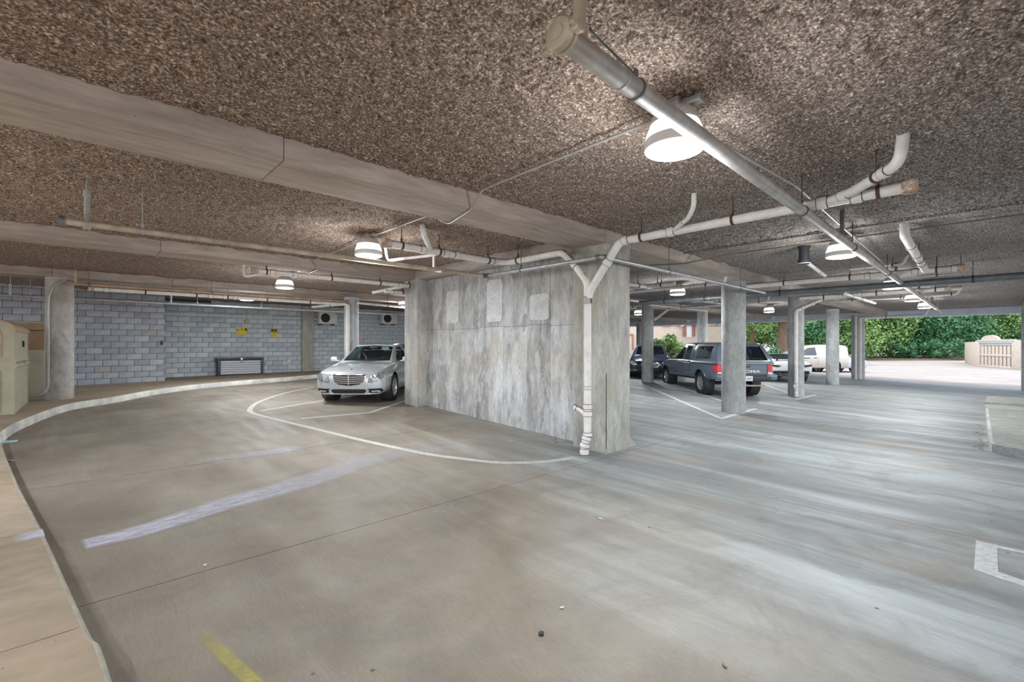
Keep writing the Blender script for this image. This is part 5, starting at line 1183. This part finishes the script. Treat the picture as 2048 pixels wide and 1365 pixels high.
for s in (-1, 1):
    lay(S, [(s*y, z) for y, z in ((.42, .74), (.86, .79), (.86, .71), (.55, .66))], 'x', -1, 'tail_lamp', M_BLK, cp, .010, .05); MB().box((-2.16, s*.5, .36), (.12, .16, .09), bev=.03).build('exhaust', M_DKPL, cp, 40)
    for yy in (.30, .60): MB().box((-2.13, s*yy, .37), (.16, .012, .14), M=Matrix.Rotation(0, 3, 'Z')).build('diffuser_fin', M_DKPL, cp)
    MB().box((-2.0, s*.52, 1.0), (.12, .03, .14)).build('wing_strut', M_DKPL, cp); mirror(cp, .6, .88, .95, M_PEARL, s)
MB().box((-2.05, 0, 1.07), (.26, 1.60, .03), bev=.012).build('rear_wing', M_BLK, cp, 40)

# --- vehicles on the lot outside
SU_B = {-2.35: (.50, .74, .82, .75, .76, 1.02, 1.05), -2.25: (.36, .84, .92, .75, .86, 1.06, 1.09), -1.2: (.26, .88, .95, .74, .90, 1.07, 1.10), .6: (.26, .88, .95, .74, .90, 1.04, 1.08), 1.3: (.26, .87, .94, .72, .86, 1.0, 1.06), 2.1: (.28, .82, .90, .68, .76, .86, .94), 2.35: (.34, .66, .74, .60, .6, .7, .76)}
SU_C = {-2.3: (1.06, .82, 1.12, .72), -2.2: (1.06, .84, 1.3, .70), -1.9: (1.06, .86, 1.62, .68), -.8: (1.05, .87, 1.72, .66), .2: (1.04, .87, 1.68, .65), .9: (1.03, .85, 1.34, .68), 1.35: (1.02, .8, 1.06, .70)}
SW = {'side_front': [(.98, 1.09), (.28, 1.58), (-.22, 1.62), (-.24, 1.09)], 'side_rear': [(-.32, 1.09), (-.30, 1.62), (-1.10, 1.60), (-1.14, 1.09)], 'side_quarter': [(-1.22, 1.10), (-1.18, 1.59), (-1.75, 1.52), (-1.98, 1.16)], 'wind': [(1.22, -.62), (1.26, 0), (1.22, .62), (.34, .55), (.28, 0), (.34, -.55)], 'rear': [(-2.22, -.55), (-2.22, .55), (-1.98, .55), (-1.98, -.55)]}
VAN_B = SU_B
VAN_C = {-2.33: (1.06, .84, 1.60, .74), -2.25: (1.06, .85, 1.72, .72), -1.9: (1.06, .86, 1.78, .70), -.8: (1.05, .87, 1.80, .69), .2: (1.04, .87, 1.74, .66), .9: (1.03, .85, 1.36, .68), 1.35: (1.02, .8, 1.06, .70)}
def outside(px, py, xl, hd, label, B, Cc, W, paint, R=.37, ax=(1.42, -1.36), name='car'):
    p = uz(px, py, -.40); hv = Vector((math.cos(hd), math.sin(hd), 0)); loc = p-hv*xl; loc.z = lotz(loc.x, loc.y)
    t_, S, SC2, SA, fb, fc = car(label, loc, hd, B, Cc, paint, ax, R, .23, 5, windows=W, hollow=False, wide=.5, name=name)
    w = body_w(B)
    for s in (-1, 1):
        lay(S, [(s*y*w, z) for y, z in ((.72, .80), (.95, .82), (.93, .98), (.74, .97))], 'x', -1, 'tail_lamp', M_TAIL, t_, .01, .06)
        lay(S, [(s*y*w, z) for y, z in ((.55, .66), (.88, .70), (.86, .80), (.58, .76))], 'x', 1, 'headlamp', M_HEADL, t_, .01, .06)
        lay_strip(SA, [(-.28, .4), (-.28, 1.02)], .014, 'y', s, 'door_seam', M_DKPL, t_, .002); lay_strip(SA, [(-.02, .93), (-.2, .93)], .04, 'y', s, 'door_handle', M_DKPL, t_, .02, .02); mirror(t_, .85, .9, 1.12, paint, s)
    return t_
outside(1650, 745, -1.36, math.radians(90)+YAW, 'pale silver van parked outside behind the plain round column', VAN_B, VAN_C, {k: SW[k] for k in ('side_front', 'wind')}, M_SUV, name='van')
outside(1693, 743.5, 1.42, math.radians(-90)+YAW+math.radians(4), 'silver hatchback outside, mostly hidden by the exit column', {x: (v[0], v[1], v[2], v[3], v[4], v[5]-.05, v[6]-.05) for x, v in SU_B.items()}, {x: (v[0]-.05, v[1], v[2]-.22, v[3]) for x, v in SU_C.items()}, {k: [((p[0], p[1]-.05-.14*max(0, (p[1]-1.1)/.5)) if k.startswith('side') else p) for p in v] for k, v in SW.items()}, M_SILVER, .34)
outside(1330, 732, 1.42, math.radians(180)+YAW, 'pale rose car parked far outside beyond the dark blue sedan', {x: (v[0], v[1], v[2], v[3], v[4], v[5]-.05, v[6]-.05) for x, v in SU_B.items()}, {x: (v[0]-.05, v[1], v[2]-.25, v[3]) for x, v in SU_C.items()}, {k: [((p[0], p[1]-.05-.14*max(0, (p[1]-1.1)/.5)) if k.startswith('side') else p) for p in v] for k, v in SW.items()}, M_ROSE, .34)
# ------------------------------------------------------------------ beyond the exit
def tree(label, x, y, h, rx, rz, n, mat, trunk=.35, base=.25, size=.42, name='tree', cat='tree', lean=0.0, seed=1):
    r_ = np.random.default_rng(seed); t_ = thing(name, label, cat, (x, y, lotz(x, y)))
    if trunk:
        pts = [Vector((0, 0, -.1)), Vector((.1, .05, h*.25)), Vector((.1+lean, -.1, h*.55)), Vector((lean*1.5, .1, h*.85))]
        m = MB().tube(catmull(pts, 5), [trunk*(1-.045*i) for i in range(16)], 12)
        for k in range(5):
            a = k*1.3; z = h*(.35+.08*k); m.tube([(lean*.5, 0, z), (math.cos(a)*rx*.5, math.sin(a)*rx*.5, z+h*.18)], [trunk*.45, trunk*.1], 8)
        m.build('trunk', M_BARK, t_, 60)
    nc = max(8, n//260); cc = []
    for _ in range(nc):
        d = r_.normal(size=3); d /= np.linalg.norm(d); q = d*r_.uniform(.35, 1.0)**.6
        cc.append((q[0]*rx*.8, q[1]*rx*.8, base*h+(h-base*h)*(.5+.46*q[2])))
    cc = np.array(cc); k = r_.integers(0, nc, n); d = r_.normal(size=(n, 3)); d /= np.linalg.norm(d, axis=1)[:, None]
    P = cc[k]+d*(r_.uniform(.25, 1, n)**.5*min(rx*.42, (h*(1-base))*.26))[:, None]*np.array([1, 1, .8]); P[:, 2] = np.maximum(P[:, 2], .05)
    nn = d+r_.normal(size=(n, 3))*.6+np.array([0, 0, .4]); nn /= np.linalg.norm(nn, axis=1)[:, None]
    u = np.cross(nn, r_.normal(size=(n, 3))); u /= np.linalg.norm(u, axis=1)[:, None]; w = np.cross(nn, u)
    s = (size*r_.uniform(.55, 1.2, n))[:, None]
    V = np.stack([P-u*s*.5, P+w*s*.28+nn*s*.08, P+u*s*.5, P-w*s*.28+nn*s*.08], 1).reshape(-1, 3)
    me = bpy.data.meshes.new('foliage'); F = np.arange(4*n, dtype=np.int32)
    me.vertices.add(4*n); me.vertices.foreach_set('co', V.astype(np.float32).ravel()); me.loops.add(4*n); me.loops.foreach_set('vertex_index', F)
    me.polygons.add(n); me.polygons.foreach_set('loop_start', np.arange(0, 4*n, 4, dtype=np.int32)); me.materials.append(mat); me.update(calc_edges=True)
    tag(link('foliage', me, t_), kind='stuff'); return t_
def out(px, d): return ud(px, 690, d)
for i, (px, d, h, rx, n, mat, lab, tr) in enumerate((
    (1745, 60, 11, 5.0, 6500, M_LEAF2, 'yellow green tree just right of the exit column', .3), (1812, 61, 13, 6.0, 9000, M_LEAF, 'big dark tree with leaning trunk beyond the lot', .55),
    (1880, 63, 12, 6.0, 8000, M_LEAF, 'dense dark tree left of the gated enclosure', .4), (1945, 66, 13, 6.5, 8000, M_LEAF2, 'tall bright tree behind the gated enclosure', .4), (2010, 66, 13, 6.0, 8000, M_LEAF, 'dark tree behind the right end of the enclosure', .4),
    (1680, 58, 11, 5.5, 7000, M_LEAF2, 'light green tree between the two right columns', .35), (1620, 58, 11, 5.0, 6500, M_LEAF, 'green tree right of the cleanout column', .35), (1780, 72, 15, 8, 7000, M_LEAF, 'background tree behind the big dark tree', .4), (1910, 76, 15, 9, 7000, M_LEAF, 'background tree behind the dense tree', .4), (1700, 74, 14, 8, 6000, M_LEAF2, 'background tree beyond the parked wagon', .4))):
    p = out(px, d); tree(lab, p.x, p.y, h, rx, 0, int(n*2.2), mat, tr, .02, .36, seed=20+i)
for px, d, lab in ((1500, 66, 'background tree behind the leafy tree by the tan building'), (1560, 64, 'background tree behind the thick bare trunk'), (1600, 62, 'background tree behind the cleanout column')):
    p = out(px, d); tree(lab, p.x, p.y, 11, 5.5, 0, 9000, M_LEAF2, .35, .02, .36, seed=int(px))
p = out(1564, 44); tree('street tree with thick bare trunk above the white coupe', p.x, p.y, 9.5, 4.6, 0, 5500, M_LEAF2, .95*.62, .42, .42, seed=3)
p = out(1505, 47); tree('leafy tree left of the thick bare trunk', p.x, p.y, 9, 4.0, 0, 4500, M_LEAF2, .25, .34, .42, seed=4)
p = out(1448, 50); tree('pale leafy branch tree at the corner of the tan building', p.x, p.y, 8.5, 2.4, 0, 1600, M_LEAF2, .18, .5, .4, seed=5)
for i, (px, d, h, rx, n, mat, lab) in enumerate(((1312, 36, 2.25, 1.9, 2600, M_LEAF2, 'variegated bush left of the pickup cab'), (1348, 37, 2.45, 1.9, 2600, M_LEAF2, 'rounded bush right behind the pickup mirror'), (1545, 42, 1.7, 1.0, 900, M_LEAF, 'small dark shrub beside the canopy of the pickup'), (1885, 56, 2.6, 2.6, 2400, M_LEAF, 'low dark shrub left of the enclosure'), (1845, 57, 2.2, 2.4, 2200, M_LEAF, 'low shrub under the big dark tree'), (1800, 57, 2.0, 2.2, 2000, M_LEAF, 'low shrub around the leaning trunk'))):
    p = out(px, d); tree(lab, p.x, p.y, h, rx, 0, n, mat, 0, .0, .26, 'bush', 'bush', seed=50+i)
a, b = out(1700, 58.5), out(1935, 58.5); 
bed = MB(); L = Vector((b.x-a.x, b.y-a.y)).length
o = bed.box((0, 0, 0), (L+30, 9, .5), bev=.2).build('floor_planting_bed', M_MULCH, None, 40); o.location = ((a.x+b.x)/2+2, (a.y+b.y)/2, -.45); o.rotation_euler = (0, 0, math.atan2(b.y-a.y, b.x-a.x)); struct(o)
a, b = out(1240, 52), out(1480, 52)
# tan building far left
A_, B_ = out(1150, 56), out(1600, 52); d = (B_-A_); ang = math.atan2(d.y, d.x); W = d.to_2d().length*.70
bl = thing('tan_building', 'tan stucco building with brown gabled bay beyond the parked cars', 'building', (A_.x, A_.y, -.42), ang)
def bx(px):                      # distance along the facade seen at a photo column
    r = _ray(px, 690); den = r.x*math.sin(ang)-r.y*math.cos(ang); t_ = (A_.x*math.sin(ang)-A_.y*math.cos(ang))/den
    q = CAM+r*t_; return (q-A_).to_2d().length, (q-CAM).dot(FWD)
MB().box((W/2, 3, 3.2), (W, 6, 6.4), bev=.05).build('wall', M_STUCCO, bl, 30)
def bz(px, y): return (690-y)*bx(px)[1]/FPX+CAMZ+.42
def brect(x0, x1, y0, y1, mat, name, dep=.16):
    u0, u1 = bx(x0)[0], bx(x1)[0]; z0, z1 = bz((x0+x1)/2, y1), bz((x0+x1)/2, y0); return MB().box(((u0+u1)/2, -dep/2, (z0+z1)/2), (u1-u0, dep, z1-z0), bev=.01).build(name, mat, bl, 30)
brect(1365, 1372.5, 650, 673, M_BRICKBR, 'shutter'); brect(1383.5, 1390, 650, 673, M_BRICKBR, 'shutter')
u0, u1, um = bx(1365)[0], bx(1392)[0], bx(1382)[0]; z0, z1 = bz(1378, 652), bz(1378, 639)
MB().prism([(u0, z0), (u1, z0), (um, z1)], 0, .22, Matrix(((1, 0, 0), (0, 0, -1), (0, 1, 0)))).build('gable', M_BRICKBR, bl, 30)
MB().prism([(u0-.3, z0-.1), (um-.15, z1+.25), (um+.1, z1+.25), (u1+.3, z0-.1), (u1, z0-.1), (um, z1), (u0, z0-.1)], 0, .3, Matrix(((1, 0, 0), (0, 0, -1), (0, 1, 0)))).build('gable_trim', M_STUCCO, bl, 30)
brect(1372.5, 1383.5, 650, 675, M_WSIGN, 'window', .10)
for x0, x1 in ((1248, 1260), (1325, 1341), (1353, 1366)): brect(x0, x1, 650, 653.5, M_BRICKBR, 'wall_vent')
brect(1250, 1267, 668.5, 671, M_BRICKBR, 'door_head'); brect(1264, 1267, 671, 700, M_BRICKBR, 'door_post'); brect(1250, 1264, 671, 702, M_STUCCO, 'door_panel', .06)
brect(1240, 1600, 651, 652.5, M_BRICKBR, 'string_course', .05)
c_, dd = bx(1387); MB().box((c_, -.5, bz(1387, 647.5)), (.8, .6, .25), bev=.05).build('wall_light', M_BLK, bl, 30)
# gated enclosure
ga, gb = uz(1953, 733, -.42), uz(2030, 739, -.42); d = (gb-ga); ang = math.atan2(d.y, d.x); GW = d.to_2d().length
en = thing('gated_enclosure', 'pale wooden enclosure with slotted gates and arched top across the lot', 'enclosure', (ga.x, ga.y, -.42), ang)
dp = (ga-CAM).dot(FWD); zt = CAMZ+.42+(690-682)*dp/FPX
nb = 8; bw_ = (GW*.90-GW*.12)/nb
MB().box((GW*.06, 0, zt/2), (GW*.12, .2, zt), bev=.02).build('post', M_WOODF, en, 30); MB().box((GW*1.35, 0, zt/2), (GW*.8, .2, zt), bev=.02).build('side_wall', M_WOODF, en, 30)
for k in range(nb):
    x = GW*.12+bw_*(k+.5); MB().box((x, .02, zt*.44), (bw_-.13, .05, zt*.82), bev=.008).build('board', M_WOODF, en, 30)
MB().box((GW*.51, .08, zt*.45), (GW*.84, .03, zt*.8)).build('shade_backing', M_GAPSHADE, en)  # near-black sheet stands in for the shade behind the gate slots
for z in (.04, .46, .86): MB().box((GW*.51, -.03, zt*z), (GW*.82, .05, .16), bev=.01).build('rail', M_WOODF, en, 30)
MB().box((GW*.54, -.05, zt*.93), (GW*.88, .14, .16), bev=.02).build('header', M_BLUEP, en, 30); MB().box((GW*.55, -.03, zt*1.0), (GW*.95, .2, .14), bev=.02).build('top_beam', M_WOODF, en, 30)
MB().prism([(GW*.16, zt*1.02)]+[(GW*.40-math.cos(t)*GW*.22, zt*1.03+math.sin(t)*.38) for t in [math.pi*k/12 for k in range(13)]]+[(GW*.66, zt*1.02)], -.1, .1, Matrix(((1, 0, 0), (0, 0, -1), (0, 1, 0)))).build('arched_crest', M_WOODF, en, 30)
sa = uz(1931, 726, -.42); loc_ = Matrix.Rotation(-ang, 3, 'Z') @ (sa-ga)
q = Vector((loc_.x, loc_.y, 0)); sd = q.length; sang = math.atan2(q.y, q.x)
MB().box((q.x/2, q.y/2, zt*.48), (sd, .12, zt*.96), sang, bev=.02).build('side_wall', M_WOODF, en, 30)
nrm_ = Vector((-math.sin(sang), math.cos(sang), 0)); nrm_ = nrm_ if (Matrix.Rotation(ang, 3, 'Z') @ nrm_).dot(FWD) < 0 else -nrm_
c = q*.36+nrm_*.10; MB().box((c.x, c.y, zt*.46), (sd*.55, .08, zt*.80), sang, bev=.015).build('blue_panel', M_BLUEP, en, 30)

# ------------------------------------------------------------------ litter and leaves
def bit(px, py, label, cat, name, mat, size, dz=0.0, flat=True):
    p = uf(px, py, dz); r = random.random()*3; m = MB()
    if flat:
        m.prism([(-size, -size*.3), (size*.7, -size*.4), (size, size*.1), (size*.2, size*.42), (-size*.8, size*.3)], 0, .006, Matrix.Rotation(.12, 3, 'X'))
        m.prism([(-size*.6, -size*.1), (size*.4, 0), (0, size*.3)], .0, .005, Matrix.Rotation(.6, 3, 'X'))
    else:
        bm = bmesh.new(); bmesh.ops.create_icosphere(bm, subdivisions=2, radius=size)
        for v in bm.verts: v.co = Vector((v.co.x*random.uniform(.75, 1.1), v.co.y*random.uniform(.6, .9), v.co.z*random.uniform(.5, .8)))
        bm.verts.index_update(); m.add([tuple(v.co) for v in bm.verts], [tuple(v.index for v in f.verts) for f in bm.faces]); bm.free()
    o = m.build(name, mat, None, 30, (p.x, p.y, p.z+(.008 if flat else size*.55))); o.rotation_euler = (0, 0, r); return tag(o, label, cat)
bit(14, 886, 'pale blue paper scrap against the kerb', 'litter', 'paper_scrap', M_CYAN, .14)
bit(15, 874, 'thin white straw of litter beside the blue scrap', 'litter', 'paper_scrap', M_WHITE, .05)
bit(22, 923, 'white paper scrap lying by the kerb below the blue scrap', 'litter', 'paper_scrap', M_WHITE, .045)
bit(1083, 1271, 'dark pebble on the open driveway in the foreground', 'stone', 'pebble', M_STONE, .020, 0, False)
bit(1448, 1334, 'tan dry leaf in the foreground at the right', 'leaf', 'dry_leaf', M_DRYLEAF, .022)
bit(1201, 1040, 'pale chip on the driveway in front of the pier wall', 'litter', 'paper_chip', M_WHITE, .022)
bit(1124, 1219, 'white flake on the driveway above the dark pebble', 'litter', 'paper_chip', M_WHITE, .016)
bit(410, 1133, 'white flake on the driveway below the faded paint', 'litter', 'paper_chip', M_WHITE, .014)
m = MB()
for _ in range(46):
    p = uf(random.uniform(1103, 1162), random.uniform(873, 888)); s = random.uniform(.012, .032); R = Matrix.Rotation(random.random()*6, 3, 'Z') @ Matrix.Rotation(random.uniform(-.5, .5), 3, 'X')
    if p.x > 6.33: continue
    m.prism([(-s, 0), (0, -s*.4), (s, 0), (0, s*.4)], 0, .003, R, (p.x, p.y, p.z+.012))
tag(m.build('leaf_litter', M_DRYLEAF, None, 0), 'dry leaves and dirt gathered at the foot of the pier wall', 'leaves', None, 'stuff')
m = MB()
for _ in range(60):
    p = uf(1962+random.gauss(0, 8), random.uniform(845, 905)); s = random.uniform(.012, .03); R = Matrix.Rotation(random.random()*6, 3, 'Z') @ Matrix.Rotation(random.uniform(-.5, .5), 3, 'X')
    m.prism([(-s, 0), (0, -s*.4), (s, 0), (0, s*.4)], 0, .003, R, (p.x, p.y, p.z+.012))
tag(m.build('leaf_litter', M_DRYLEAF, None, 0), 'dry leaves gathered beside the kerbed island', 'leaves', None, 'stuff')
